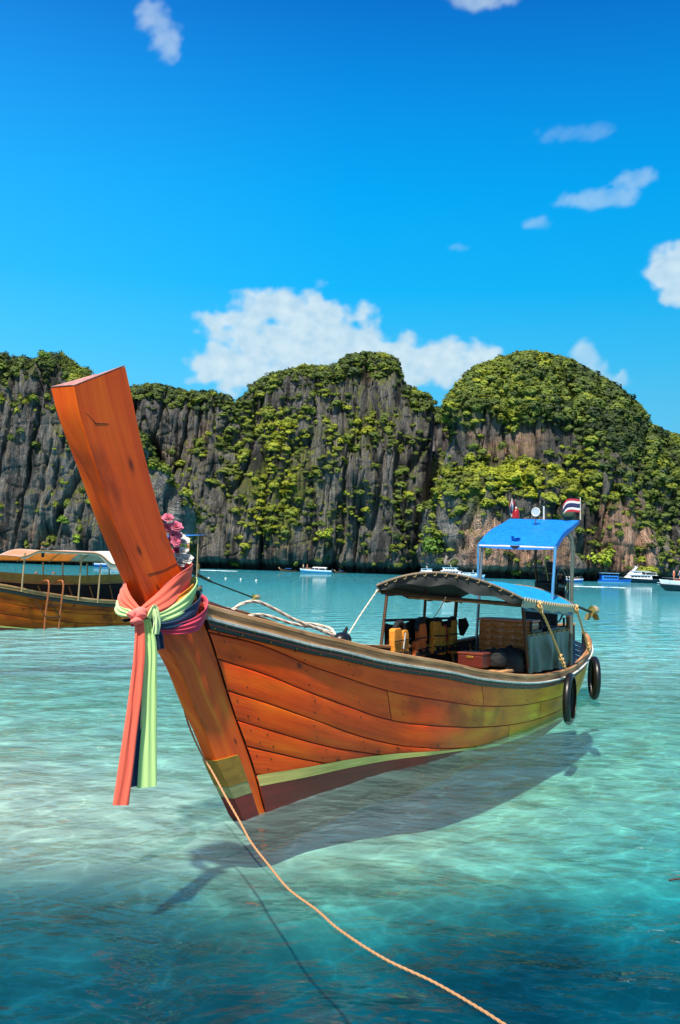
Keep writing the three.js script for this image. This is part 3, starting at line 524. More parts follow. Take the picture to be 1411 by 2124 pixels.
{
  const sat = (h) => cloth(h, { roughness: 1, sheen: 0.3, transmission: 0.25, bumpMap: null, map: null });
  const K = [-1.62, 1.70, 0.17];
  const ring = (near, w) => [[...K, 0.035], ...near, ];
  const salmon = onBoat('sash', 'salmon orange cloth sash, topmost band tied round the prow post, with the longest hanging tail', 'sash', [-1.6, 1.7, 0.15], 'cloth sashes tied round the prow');
  const mS = sat('#fb6f55'), mPk = sat('#fb8478');
  salmon.add2('band', sash([[...K, 0.05], [-1.5, 1.73, 0.17, 0.1], [-1.32, 1.80, 0.17, 0.15], [-1.15, 1.90, 0.165, 0.18], [-1.02, 1.955, 0.14, 0.19], [-0.97, 1.97, 0.04, 0.15], [-0.99, 1.97, -0.05, 0.14], [-1.15, 1.94, -0.1, 0.13], [-1.32, 1.90, -0.11, 0.14], [-1.5, 1.87, -0.085, 0.15], [-1.62, 1.79, 0.03, 0.12], [...K, 0.05]], { seed: 2, folds: 3, amp: 0.006 }), mS);
  salmon.add2('inner_band', sash([[-1.6, 1.7, 0.15, 0.05], [-1.4, 1.73, 0.14, 0.1], [-1.22, 1.78, 0.135, 0.13], [-1.05, 1.84, 0.13, 0.1]], { seed: 4, folds: 3, N: 50, amp: 0.006 }), mPk);
  salmon.add2('tail', sash([[-1.63, 1.68, 0.18, 0.06], [-1.635, 1.5, 0.2, 0.075], [-1.655, 1.2, 0.2, 0.085], [-1.69, 0.85, 0.19, 0.095], [-1.735, 0.44, 0.18, 0.115]], { face: [-0.55, 0, 1], seed: 5, folds: 1.5, amp: 0.007 }), mS);
  salmon.add2('tail', sash([[-1.61, 1.66, 0.16, 0.04], [-1.62, 1.3, 0.165, 0.06], [-1.66, 0.8, 0.15, 0.06], [-1.70, 0.53, 0.15, 0.07]], { face: [-0.55, 0, 1], seed: 15, folds: 2, amp: 0.006 }), mS);
  const knot = [ball(0.05, -1.63, 1.70, 0.19, 1.2, 0.85, 0.9, 22), ball(0.043, -1.66, 1.655, 0.19, 1.2, 0.7, 0.8, 20), ball(0.036, -1.69, 1.69, 0.17, 1.1, 0.9, 0.9, 18)].map((g) => { const P = g.attributes.position; for (let i = 0; i < P.count; i++) { const d = 0.006 * Math.sin(P.getY(i) * 130 + P.getX(i) * 60); P.setXYZ(i, P.getX(i) + d, P.getY(i) + d * 0.4, P.getZ(i) + d); } g.computeVertexNormals(); return g; });
  salmon.add2('knot', knot, mPk);
  const green = onBoat('sash', 'pale lime green cloth sash on the prow post with a broad hanging tail', 'sash', [-1.58, 1.69, 0.16], 'cloth sashes tied round the prow');
  const mG = sat('#ccf09e');
  green.add2('band', sash([[-1.6, 1.68, 0.18, 0.04], [-1.48, 1.66, 0.19, 0.07], [-1.3, 1.69, 0.2, 0.1], [-1.12, 1.76, 0.2, 0.14], [-0.98, 1.86, 0.16, 0.15], [-0.9, 1.89, 0.06, 0.12], [-0.92, 1.89, -0.05, 0.12], [-1.15, 1.84, -0.12, 0.12], [-1.36, 1.79, -0.135, 0.12], [-1.52, 1.76, -0.11, 0.12], [-1.62, 1.71, 0.0, 0.08], [-1.64, 1.69, 0.15, 0.04]], { seed: 7, folds: 3, amp: 0.006 }), mG);
  green.add2('tail', sash([[-1.575, 1.66, 0.2, 0.06], [-1.545, 1.5, 0.215, 0.09], [-1.53, 1.2, 0.215, 0.11], [-1.515, 0.85, 0.21, 0.125], [-1.505, 0.52, 0.205, 0.14]], { face: [-0.55, 0, 1], seed: 8, folds: 2.5, amp: 0.006 }), mG);
  green.add2('bow_loop', sash([[-1.585, 1.67, 0.22, 0.05], [-1.565, 1.73, 0.25, 0.06], [-1.54, 1.66, 0.26, 0.075], [-1.55, 1.56, 0.26, 0.08]], { face: [0.1, 0, 1], seed: 9, folds: 2, N: 40, amp: 0.007 }), sat('#e0f6b4'));
  const orange = onBoat('sash', 'amber orange cloth sash between the salmon and green bands on the prow post', 'sash', [-1.58, 1.7, 0.15], 'cloth sashes tied round the prow');
  orange.add2('band', sash([[-1.6, 1.69, 0.16, 0.04], [-1.4, 1.68, 0.175, 0.07], [-1.2, 1.76, 0.18, 0.1], [-1.02, 1.84, 0.165, 0.12], [-0.93, 1.8, 0.12, 0.13], [-0.87, 1.81, 0.0, 0.11], [-0.95, 1.79, -0.07, 0.11], [-1.2, 1.75, -0.11, 0.1], [-1.42, 1.7, -0.11, 0.1], [-1.56, 1.68, -0.03, 0.07], [-1.62, 1.69, 0.13, 0.04]], { seed: 11, folds: 2.5, amp: 0.006 }), sat('#f79a22'));
  const navy = onBoat('sash', 'dark navy blue cloth sash under the green band on the prow post', 'sash', [-1.58, 1.66, 0.15], 'cloth sashes tied round the prow');
  const mN = sat('#0a3358');
  navy.add2('band', sash([[-1.58, 1.65, 0.18, 0.04], [-1.42, 1.62, 0.2, 0.07], [-1.22, 1.64, 0.21, 0.1], [-1.04, 1.7, 0.2, 0.13], [-0.92, 1.77, 0.15, 0.13], [-0.84, 1.79, 0.03, 0.1], [-0.92, 1.76, -0.06, 0.1], [-1.2, 1.7, -0.1, 0.08], [-1.4, 1.66, -0.09, 0.06], [-1.55, 1.65, -0.02, 0.05]], { seed: 13, folds: 2.5, amp: 0.006 }), mN);
  navy.add2('tail', sash([[-1.55, 1.62, 0.18, 0.05], [-1.5, 1.5, 0.19, 0.06], [-1.56, 1.2, 0.175, 0.06], [-1.61, 0.8, 0.17, 0.07], [-1.625, 0.54, 0.17, 0.08]], { face: [-0.55, 0, 1], seed: 14, folds: 2, amp: 0.008 }), mN);
  navy.add2('short_end', sash([[-1.52, 1.62, 0.2, 0.04], [-1.47, 1.54, 0.22, 0.07], [-1.44, 1.45, 0.22, 0.06]], { face: [-0.55, 0, 1], seed: 16, folds: 2, N: 30, amp: 0.008 }), mN);
  const crimson = onBoat('sash', 'crimson pink cloth sash, lowest band round the prow post', 'sash', [-1.5, 1.62, 0.15], 'cloth sashes tied round the prow');
  crimson.add2('band', sash([[-1.56, 1.62, 0.17, 0.04], [-1.38, 1.585, 0.19, 0.06], [-1.18, 1.585, 0.215, 0.085], [-1.0, 1.62, 0.215, 0.12], [-0.86, 1.69, 0.17, 0.16], [-0.78, 1.74, 0.04, 0.15], [-0.86, 1.7, -0.06, 0.1], [-1.15, 1.64, -0.1, 0.07], [-1.4, 1.61, -0.07, 0.05]], { seed: 17, folds: 3, amp: 0.007 }), sat('#e8405c'));
  const inner = onBoat('sash', 'added deep crimson band for the shade inside the sashes on the prow post', 'sash', [-1.3, 1.85, 0.1], 'cloth sashes tied round the prow');
  inner.add2('band', sash([[-1.46, 1.73, 0.116, 0.05], [-1.3, 1.8, 0.116, 0.12], [-1.15, 1.9, 0.114, 0.16], [-1.05, 1.98, 0.112, 0.17]], { seed: 19, folds: 3, amp: 0.003, N: 40 }), sat('#8c1c1c'));  // crimson band added in place of the dark red shade under the sashes
}
// flowers tucked behind the post
function blossom(r, layers, seed, open = 1) {
  const R = rng(seed), out = [];
  for (let l = 0; l < layers; l++) { const n = 6 + 2 * l, lean = lerp(1.25, 0.25, l / Math.max(1, layers - 1)) * open;
    for (let k = 0; k < n; k++) { const an = k / n * 6.283 + l * 0.7 + R() * 0.3, len = r * (0.55 + 0.45 * l / layers) * (0.85 + 0.3 * R());
      const g = grid(4, 4, (u, v) => { const w = Math.sin(0.25 + 2.6 * v) * len * 0.42 * (u - 0.5) * 2, h = v * len, curl = Math.sin(v * 2.4) * len * 0.25 + (u - 0.5) ** 2 * len * 0.4; return V(w, h * Math.sin(lean) + curl * 0.5, h * Math.cos(lean) + curl * 0.2 + 0.1 * len * n3(u * 3, v * 3, seed + k)); });
      out.push(g.rotateY(an)); } }
  return mergeGeometries(out);
}
{
  const pink = onBoat('flower_garland', 'bunch of pink artificial flowers behind the prow post above the sashes', 'flowers', [-1.14, 2.28, 0.0], 'artificial flowers on the prow');
  const mP = cloth('#ff86a6', { transmission: 0.3, roughness: 1 }), mDp = cloth('#d8305c', { transmission: 0.3, roughness: 1 }), mW = cloth('#fbf8f2', { transmission: 0.3, roughness: 1 }), mL = std({ color: lin('#3c6a22'), roughness: 0.6 });
  const bl = (t, name, a, y, b, r, mat, seed, tilt = 0.8) => t.add2(name, blossom(r, 4, seed).rotateZ(0.5).rotateX(tilt).translate(a, y, b), mat);
  [[-1.2, 2.36, 0.05, 0.05], [-1.155, 2.3, 0.09, 0.055], [-1.13, 2.235, 0.06, 0.055], [-1.19, 2.29, 0.02, 0.05], [-1.1, 2.21, 0.02, 0.045], [-1.155, 2.2, 0.09, 0.045]].forEach(([a, y, b, r], i) => bl(pink, 'blossom', a, y, b, r, mP, 3 + i, 0.5 + 0.15 * i)); bl(pink, 'blossom', -1.1, 2.13, 0.06, 0.035, mDp, 9, 0.6);
  const wh = onBoat('flower_garland', 'spray of white artificial flowers beside the pink ones behind the prow post', 'flowers', [-1.0, 2.15, 0.0], 'artificial flowers on the prow');
  [[-1.04, 2.2, 0.08, 0.045], [-1.07, 2.13, 0.1, 0.042], [-1.03, 2.07, 0.1, 0.055], [-1.06, 2.045, 0.07, 0.045], [-1.0, 2.21, 0.05, 0.042], [-1.03, 2.24, 0.04, 0.034], [-1.085, 2.1, 0.06, 0.034]].forEach(([a, y, b, r], i) => bl(wh, 'blossom', a, y, b, r, mW, 13 + i, 0.4 + 0.15 * i));
  wh.add2('stem', [bar([-0.92, 1.9, 0.04], [-0.94, 2.2, 0.02], 0.008), tube([[-0.95, 1.95, 0.03], [-1.0, 2.05, 0.04], [-1.08, 2.25, 0.03]], 0.006, 12, 5)], mL);
  wh.add2('violet_ribbon', box(0.02, 0.09, 0.012, -1.0, 1.97, 0.07), cloth('#5b3a9a'));
  const stick = onBoat('stick', 'thin orange wooden stick upright behind the prow post beside the flowers', 'stick', [-0.9, 1.75, 0.02]);
  stick.add2('shaft', bar([-0.9, 1.75, 0.02], [-0.92, 2.2, 0.03], 0.011), mRail);
}
// ropes
const mRope = std({ color: lin('#b08258'), roughness: 0.85 }), mRopeWhite = std({ color: lin('#d9c4ae'), roughness: 0.85 }), mCord = std({ color: lin('#d8a86a'), roughness: 0.85 });
{
  const mo = thing('mooring_rope', 'tan mooring rope from the bow running over the water towards the shore', 'rope', [-0.913, 0.47, -7.592]);
  const pts = [[-1.15, 0.99, -7.525], [-1.1, 0.8, -7.6], [-1.01, 0.6, -7.64], [-0.913, 0.47, -7.592], [-0.771, 0.33, -7.354], [-0.649, 0.22, -7.141], [-0.548, 0.14, -6.924], [-0.388, 0.08, -6.57], [-0.242, 0.05, -6.214], [-0.06, 0.035, -5.9], [0.057, 0.03, -5.642], [0.308, 0.03, -5.22], [0.534, 0.025, -4.969], [0.727, 0.03, -4.665], [0.805, 0.03, -4.531], [0.971, 0.03, -4.253], [1.3, 0.05, -3.4]].map((p) => [p[0] + 0.913, p[1] - 0.47, p[2] + 7.592]);
  part('line', ropeGeo(pts, 0.0078, 50, 420), mRope, mo);
  const coil = onBoat('coiled_rope', 'loose bight of white rope lying over the foredeck rail', 'rope', [0.4, 1.6, 0]);
  coil.add2('strand', [ropeGeo([[-0.35, 1.66, 0.02], [-0.12, 1.73, 0.0], [0.12, 1.74, -0.02], [0.35, 1.68, 0.0], [0.6, 1.585, 0.05], [0.9, 1.5, 0.1], [1.2, 1.44, 0.05], [1.42, 1.405, 0.0], [1.5, 1.33, -0.1]], 0.015, 16, 160), ropeGeo([[0.0, 1.6, -0.1], [0.35, 1.62, -0.12], [0.75, 1.53, -0.02], [1.05, 1.49, 0.02], [1.3, 1.43, 0.08]], 0.014, 16, 110), ropeGeo([[0.9, 1.5, 0.0], [1.1, 1.52, -0.08], [1.3, 1.47, 0.05], [1.25, 1.42, 0.12], [1.05, 1.46, 0.1]], 0.013, 16, 90)], mRopeWhite);
  const stay = (label, pts, r, knots, mat = mCord) => { const t = onBoat('stay_rope', label, 'rope', pts[0], 'ropes staying the canopy'); t.add2('line', ropeGeo(pts, r, 22, 60), mat); const g = knots.map(([p, s]) => new THREE.TorusKnotGeometry(s, s * 0.42, 40, 6, 2, 3).translate(...p)); if (g.length) t.add2('knot', g, mat); };
  stay('orange rope from the port eave of the canopy down to the nearer tyre fender', [[5.6, 1.64, 0.74], [6.0, 1.41, 0.73], [6.7, 0.98, 0.7], [7.08, 0.71, 0.7]], 0.017, [[[5.62, 1.65, 0.75], 0.03], [[5.68, 1.58, 0.75], 0.026], [[6.8, 0.9, 0.7], 0.03], [[6.9, 0.84, 0.7], 0.028], [[6.98, 0.78, 0.7], 0.024]]);
  stay('orange rope from the rear canopy corner down to the farther tyre fender', [[7.45, 1.58, 0.73], [7.95, 1.33, 0.68], [8.55, 1.0, 0.62], [8.86, 0.8, 0.6]], 0.016, [[[7.47, 1.57, 0.74], 0.03], [[7.52, 1.52, 0.73], 0.026], [[8.62, 0.96, 0.62], 0.028], [[8.72, 0.9, 0.61], 0.024]]);
  stay('pale cord from the front canopy corner to the black fender ball on the far rail', [[3.85, 1.8, -0.72], [3.36, 1.53, -0.68], [2.9, 1.27, -0.63]], 0.008, [[[3.86, 1.79, -0.72], 0.022], [[3.88, 1.84, -0.72], 0.02]], mRopeWhite);
  stay('thin pale cord slanting down behind the front of the canopy', [[4.3, 1.73, -0.02], [4.8, 1.57, -0.3], [5.3, 1.41, -0.6]], 0.007, [], mRopeWhite);
  const fb = onBoat('fender_ball', 'black rubber fender ball on the far rail ahead of the canopy', 'fender', [2.82, 1.2, -0.62]);
  fb.add2('bulb', ball(0.1, 2.82, 1.25, -0.64, 1.3, 0.85, 1, 20), rubber); fb.add2('neck', bar([2.85, 1.3, -0.64], [2.92, 1.38, -0.635], 0.03, 0.015), rubber);
  // tyres hung as fenders
  const tyre = (label, a, y, b, R, spin) => { const t = onBoat('tyre_fender', label, 'tyre', [a, y, b], 'scooter tyres hung as fenders', spin);
    const prof = []; for (let k = 0; k <= 14; k++) { const an = -1.9 + k / 14 * 3.8; prof.push(new THREE.Vector2(R + 0.045 * Math.cos(an), 0.052 * Math.sin(an))); }
    part('casing', new THREE.LatheGeometry([...prof, ...prof.slice().reverse().map((p) => new THREE.Vector2(R + (p.x - R) * 0.8, p.y * 0.8))], 56).rotateX(Math.PI / 2), rubber, t);
    part('bead', [new THREE.TorusGeometry(R - 0.012, 0.008, 6, 48).translate(0, 0, 0.047), new THREE.TorusGeometry(R - 0.012, 0.008, 6, 48).translate(0, 0, -0.047)], rubber, t); };
  tyre('black scooter tyre hanging at the port quarter, nearer of the two fenders', 7.18, 0.28, 0.74, 0.325, 0.12);
  tyre('black scooter tyre hanging at the stern, farther of the two fenders', 8.98, 0.42, 0.64, 0.3, 0.42);
}
// life vests hung inside the far side
{
  const mBlk = blackCloth;
  const vest = (label, a, hex, panels, seed) => {
    const t = onBoat('life_vest', label, 'life vest', [a, 1.15, -0.55], 'life vests hung under the canopy', 0), m = cloth(hex), r = rng(seed);
    const panel = (x, w, h, y, mat, name = 'foam_panel', lean = 0) => { const s = new THREE.Shape(); const q = 0.03; s.moveTo(-w / 2 + q, -h / 2); s.lineTo(w / 2 - q, -h / 2); s.quadraticCurveTo(w / 2, -h / 2, w / 2, -h / 2 + q); s.lineTo(w / 2 - 0.02, h / 2 - q * 2); s.quadraticCurveTo(w / 2 - 0.03, h / 2, w / 2 - 0.08, h / 2); s.lineTo(-w / 2 + q, h / 2); s.quadraticCurveTo(-w / 2, h / 2, -w / 2, h / 2 - q); s.lineTo(-w / 2, -h / 2 + q); s.quadraticCurveTo(-w / 2, -h / 2, -w / 2 + q, -h / 2);
      return part(name, new THREE.ExtrudeGeometry(s, { depth: 0.05, bevelEnabled: true, bevelSize: 0.012, bevelThickness: 0.014, bevelSegments: 2 }).rotateZ(lean).translate(x, y, 0), mat, t); };
    for (const [x, w, h, y, lean] of panels) panel(x, w, h, y, m, 'foam_panel', lean);
    part('strap', [box(0.46, 0.016, 0.014, 0.0, 0.04, 0.074), box(0.46, 0.016, 0.014, 0.0, -0.1, 0.074), box(0.46, 0.05, 0.016, 0, -0.16, 0.072)].map((g) => g.rotateZ((r() - 0.5) * 0.1)), mBlk, t);
    for (const [bx2, by2] of [[-0.1, -0.12], [0.08, -0.13]]) part('buckle', box(0.06, 0.05, 0.024, bx2, by2, 0.085), blackMetal, t);
    part('collar', [new THREE.TorusGeometry(0.12, 0.035, 8, 20, 3.4).scale(1, 0.8, 1).translate(0, 0.16, 0.02)], mBlk, t);
    return t;
  };
  vest('mustard life vest with a pale reflective strip, foremost on the far side bar', 4.08, '#f2982c', [[-0.09, 0.22, 0.36, 0, 0.05], [0.13, 0.16, 0.34, -0.02, 0.02]], 3);
  const first = scene.children[scene.children.length - 1]; part('reflective_strip', box(0.03, 0.2, 0.01, 0.03, 0.04, 0.08).rotateZ(-0.25), mWhite, first);
  vest('orange life vest with a lattice of straps, second along the far side bar', 4.72, '#e8702a', [[0.02, 0.2, 0.22, 0.1, 0.08], [-0.1, 0.13, 0.2, -0.1, 0.2], [0.06, 0.13, 0.2, -0.09, 0.14]], 5);
  vest('wide mustard life vest with a torn collar, third along the far side bar', 5.28, '#f09c30', [[-0.06, 0.24, 0.4, 0.02, -0.02], [0.15, 0.14, 0.36, -0.03, 0]], 7);
  vest('narrow yellow brown life vest, rearmost on the far side bar', 5.8, '#eaa038', [[0.0, 0.2, 0.34, 0.05, 0.04], [0.03, 0.18, 0.2, -0.12, 0]], 9);
  const red = onBoat('cloth_bundle', 'small red cloth bundle between the two rear life vests', 'cloth', [5.52, 1.22, -0.56]); red.add2('fold', [ball(0.07, 5.52, 1.25, -0.53, 0.9, 1.3, 0.6), ball(0.05, 5.56, 1.16, -0.52, 0.9, 1.2, 0.6)], cloth('#b3202a'));
  const bag = onBoat('dry_bag', 'black kite shaped bag hanging from the rear end of the side bar', 'bag', [6.25, 1.25, -0.55]);
  bag.add2('sack', loft([[V(6.1, 1.38, -0.55), V(6.25, 1.4, -0.5), V(6.3, 1.38, -0.56), V(6.2, 1.38, -0.6)], [V(6.08, 1.28, -0.55), V(6.3, 1.29, -0.47), V(6.48, 1.24, -0.56), V(6.25, 1.27, -0.62)], [V(6.15, 1.15, -0.55), V(6.22, 1.14, -0.52), V(6.3, 1.15, -0.55), V(6.22, 1.15, -0.58)]], { crease: 0.3 }), blackCloth);
  const drape = onBoat('dark_drape', 'black cloth hanging behind the life vests on the far side bar', 'cloth', [4.9, 1.2, -0.62]);
  drape.add2('sheet', grid(60, 12, (u, v) => V(lerp(3.9, 6.05, u), 1.4 - 0.52 * v - 0.04 * Math.sin(u * 9), -0.63 - 0.012 + 0.02 * Math.sin(u * 42 + v) * v)), blackCloth);
}
// cargo
{
  const chest = onBoat('quilted_seat_box', 'tall reddish brown box with a quilted glossy front under the canopy', 'box', [6.5, 1.1, 0.05]);
  const leather = std({ color: lin('#f59650'), map: tint(blotch, 3, 3), roughness: 0.25, clearcoat: 0.4, clearcoatRoughness: 0.25 });
  chest.add2('body', box(0.34, 0.56, 0.76, 6.5, 1.1, 0.05, 0.03), leather);
  chest.add2('quilted_front', grid(56, 60, (u, v) => { const b = -0.33 + 0.76 * u, y = 0.83 + 0.54 * v, cell = Math.abs(Math.sin(u * 3.1416 * 4.5)) ** 0.5 * Math.abs(Math.sin(v * 3.1416 * 6)) ** 0.6; return V(6.325 - 0.026 * cell * (0.7 + 0.5 * n3(u * 9, v * 14, 2)) - 0.004 * n3(u * 40, v * 30, 2), y, b); }), leather);
  chest.add2('lid', box(0.38, 0.035, 0.8, 6.5, 1.39, 0.05, 0.012), std({ color: lin('#d68a74'), roughness: 0.45 }));
  const can = onBoat('tool_box', 'small red brown tool box with a handle on the floor by the quilted box', 'box', [5.0, 0.9, 0.1]);
  can.add2('body', box(0.3, 0.16, 0.34, 5.0, 0.93, 0.1, 0.02), paint('#6a2412')); can.add2('lid', box(0.31, 0.035, 0.35, 5.0, 1.02, 0.1, 0.012), paint('#7c3016')); can.add2('handle', tube([[5.0, 1.03, 0.0], [5.0, 1.08, 0.04], [5.0, 1.08, 0.16], [5.0, 1.03, 0.2]], 0.01, 16, 6), blackMetal); can.add2('latch', box(0.012, 0.03, 0.09, 4.845, 0.98, 0.1), mBrass);
  const sack = (label, a, y, b, sx, sy, sz, seed) => { const t = onBoat('duffel_bag', label, 'bag', [a, y, b], 'dark bags on the boat floor'); const g = new THREE.SphereGeometry(1, 36, 26), P = g.attributes.position; for (let i = 0; i < P.count; i++) { const x = P.getX(i), Y = P.getY(i), z = P.getZ(i), k = 1 + 0.12 * ridge(x * 1.4 + seed, Y * 2, z * 1.4, 3); P.setXYZ(i, Math.sign(x) * Math.abs(x) ** 0.7 * sx * k, Math.max(-0.6, Math.sign(Y) * Math.abs(Y) ** 0.8) * sy * k, Math.sign(z) * Math.abs(z) ** 0.7 * sz * k); } g.computeVertexNormals(); part('sack', g, blackCloth, t); part('strap', tube([[-sx * 0.6, sy * 0.8, 0], [0, sy * 1.25, 0.02], [sx * 0.6, sy * 0.8, 0]], 0.014, 20, 6), blackCloth, t); };
  sack('large black duffel bag against the quilted box', 5.75, 0.86, 0.3, 0.36, 0.18, 0.22, 2); sack('smaller black bag beside the red brown tool box', 5.3, 0.93, 0.24, 0.16, 0.12, 0.16, 8); sack('black bag slumped by the front post of the port side', 6.1, 0.8, 0.3, 0.28, 0.16, 0.12, 5);
  const bench = onBoat('bench', 'grey plank bench along the boat behind the near rail', 'bench', [5.0, 0.8, 0.25]); bench.add2('seat', box(1.7, 0.04, 0.34, 5.2, 0.79, 0.3), mRail); for (const a of [4.5, 5.9]) bench.add2('leg', box(0.05, 0.3, 0.3, a, 0.62, 0.3), mDeck);
  const tarp = onBoat('tarp_curtain', 'dark grey green tarpaulin hung between the port canopy posts', 'tarpaulin', [6.5, 1.0, 0.62]);
  tarp.add2('sheet', grid(70, 20, (u, v) => V(lerp(5.6, 7.64, u) + 0.12 * v, lerp(1.235, lerp(0.74, 0.7, u), v) - 0.012 * Math.abs(Math.sin(u * 22)) * (1 - v), 0.59 + 0.022 * Math.sin(u * 31 + 1.3 * Math.sin(u * 9)) * (0.25 + v) + 0.03 * n3(u * 5, v * 2, 3))), cloth('#38423f', { roughness: 0.32, sheen: 0 }));
  const ties = []; for (let i = 0; i < 9; i++) ties.push(new THREE.TorusGeometry(0.017, 0.005, 5, 10).rotateY(1.57).translate(5.66 + i * 0.24, 1.235, 0.585)); tarp.add2('tie', ties, mCord, null, null, 'stuff');
}
// engine on the stern post
function engine(frame, [a, y, b], label, shaft, floatHex) {
  const t = frame('longtail_engine', label, 'engine', [a, y, b]), g = (n, geo, m, p) => part(n, geo, m, p ?? t);
  const iron = std({ color: lin('#0f1011'), metalness: 0.4, roughness: 0.45 }), dirty = std({ color: lin('#241c16'), metalness: 0.4, roughness: 0.6 });
  g('pedestal', [bar([0, -0.75, 0], [0, -0.1, 0], 0.06), box(0.2, 0.06, 0.3, 0, -0.12, 0)], iron);
  g('engine_block', [box(0.5, 0.3, 0.32, 0, 0.06, 0, 0.03), box(0.4, 0.14, 0.24, 0, 0.26, 0, 0.03), bar([-0.25, 0.02, 0], [-0.32, 0.02, 0], 0.14, 0.14, 20), ...[...Array(6)].map((_, i) => box(0.014, 0.26, 0.36, -0.16 + i * 0.066, 0.08, 0, 0.003)), box(0.16, 0.12, 0.12, 0.1, 0.0, 0.2, 0.02), bar([-0.2, 0.15, 0.18], [0.2, 0.15, 0.18], 0.035), ball(0.07, 0.18, 0.2, 0.18)], iron);
  g('radiator', [box(0.07, 0.36, 0.36, 0.3, 0.16, 0, 0.015), ...[...Array(9)].map((_, i) => box(0.08, 0.008, 0.33, 0.3, 0.02 + i * 0.036, 0, 0.002))], dirty);
  g('air_filter', [bar([-0.12, 0.36, 0.05], [-0.12, 0.5, 0.05], 0.08, 0.08, 18), bar([-0.12, 0.5, 0.05], [-0.12, 0.52, 0.05], 0.09, 0.09, 18)], iron);
  g('exhaust_pipe', tube([[0.05, 0.1, -0.18], [0.05, 0.3, -0.22], [0.0, 0.5, -0.22], [-0.02, 0.78, -0.22]], 0.022, 20, 8), rust);
  g('guard_frame', [tube([[-0.36, 0.3, -0.2], [-0.3, 0.42, -0.2], [0.3, 0.42, -0.2], [0.42, 0.2, -0.2], [0.42, -0.1, -0.2]], 0.013, 40, 6), tube([[-0.36, 0.3, 0.2], [-0.3, 0.42, 0.2], [0.3, 0.42, 0.2], [0.42, 0.2, 0.2], [0.42, -0.1, 0.2]], 0.013, 40, 6), bar([0.3, 0.42, -0.2], [0.3, 0.42, 0.2], 0.012), bar([-0.3, 0.42, -0.2], [-0.3, 0.42, 0.2], 0.012)], std({ color: lin('#3a2e1c'), roughness: 0.5, metalness: 0.4 }));
  g('fan_guard', [new THREE.TorusGeometry(0.19, 0.012, 6, 30).rotateY(1.57).translate(0.4, 0.14, 0), new THREE.TorusGeometry(0.1, 0.008, 6, 24).rotateY(1.57).translate(0.4, 0.14, 0)], std({ color: lin('#8a7434'), metalness: 0.4, roughness: 0.5 }));
  g('hose', [tube([[-0.2, 0.1, 0.16], [-0.3, 0.3, 0.2], [-0.1, 0.42, 0.2], [0.15, 0.3, 0.22], [0.28, 0.3, 0.14]], 0.02, 30, 7), tube([[0.3, -0.1, 0.1], [0.45, -0.25, 0.12], [0.35, -0.4, 0.1], [0.1, -0.45, 0.1]], 0.016, 30, 7)], rubber);
  const s = V(...shaft), sh = g('shaft', [bar([0.3, 0.0, 0], s.clone().multiplyScalar(0.36), 0.05, 0.04), bar(s.clone().multiplyScalar(0.3), s, 0.024)], std({ color: lin('#2c2c1c'), metalness: 0.5, roughness: 0.5 }));
  g('float_bulb', ball(0.085, 0, 0, 0, 1.45, 0.95, 0.95, 20).translate(s.x + 0.05, s.y + 0.05, s.z), paint(floatHex), sh);
  const blades = []; for (let k = 0; k < 3; k++) blades.push(grid(8, 5, (u, v) => V(0.05 * (v - 0.5) + 0.05 * u * (v - 0.5), 0.02 + 0.13 * u, (v - 0.5) * 0.12 * Math.sin(0.5 + 2.4 * u))).rotateX(k * 2.094));
  g('propeller', [bar([s.x - 0.16, s.y - 0.02, s.z], [s.x - 0.06, s.y - 0.02, s.z], 0.035), ...blades.map((q) => q.translate(s.x - 0.12, s.y - 0.02, s.z))], std({ color: lin('#9a8648'), metalness: 0.6, roughness: 0.4, side: THREE.DoubleSide }), sh);
  return t;
}
engine(onBoat, [8.55, 1.72, 0.0], 'black diesel engine on a stern post under the blue sun roof', [1.9, -0.33, 0.25], '#b9a88f');
{
  const h = onBoat('helm_seat', 'dark covered helm seat behind the tarpaulin at the stern', 'seat', [7.7, 0.95, 0.05]);
  h.add2('base', box(0.5, 0.5, 0.5, 7.75, 0.92, 0.05, 0.04), blackCloth); h.add2('backrest', box(0.1, 0.5, 0.52, 8.0, 1.34, 0.05, 0.04), blackCloth); h.add2('cushion', box(0.52, 0.1, 0.52, 7.75, 1.22, 0.05, 0.04), cloth('#20242a'));
  const flag = (label, base, h, w, fh, lean, seed, hang) => { const t = onBoat('flag', label, 'flag', base, 'small flags on the sun roof'), [a, y, b] = base;
    part('staff', bar([0, 0, 0], [lean, h, 0], 0.008), mWhite, t);
    const rows = [['#c8283c', 0, 1 / 6], ['#eceae6', 1 / 6, 2 / 6], ['#1c2a5c', 2 / 6, 4 / 6], ['#eceae6', 4 / 6, 5 / 6], ['#c8283c', 5 / 6, 1]];
    for (const [c, v0, v1] of rows) part('stripe', grid(14, 3, (u, v) => { const q = lerp(v0, v1, v); return hang ? V(lean + 0.02 + 0.05 * Math.sin(q * 5 + u * 4) - 0.06 * q, h - 0.02 - u * w, (q - 0.5) * fh * (0.5 + 0.3 * Math.sin(u * 5))) : V(lean * (1 - q * fh / h) - 0.01 - 0.3 * w * u, h - 0.01 - q * fh - 0.10 * u * u - 0.02 * Math.sin(u * 6 + seed), -w * 0.9 * u + 0.02 * Math.sin(u * 7)); }), cloth(c, { roughness: 0.8 }), t); };
  flag('striped red white and blue flag flying at the rear right corner of the sun roof', [8.2, 2.9, 0.58], 0.34, 0.28, 0.2, -0.03, 1, false);
  flag('limp striped flag at the left end of the sun roof', [6.8, 2.86, -0.05], 0.26, 0.22, 0.16, 0.0, 3, true);
}

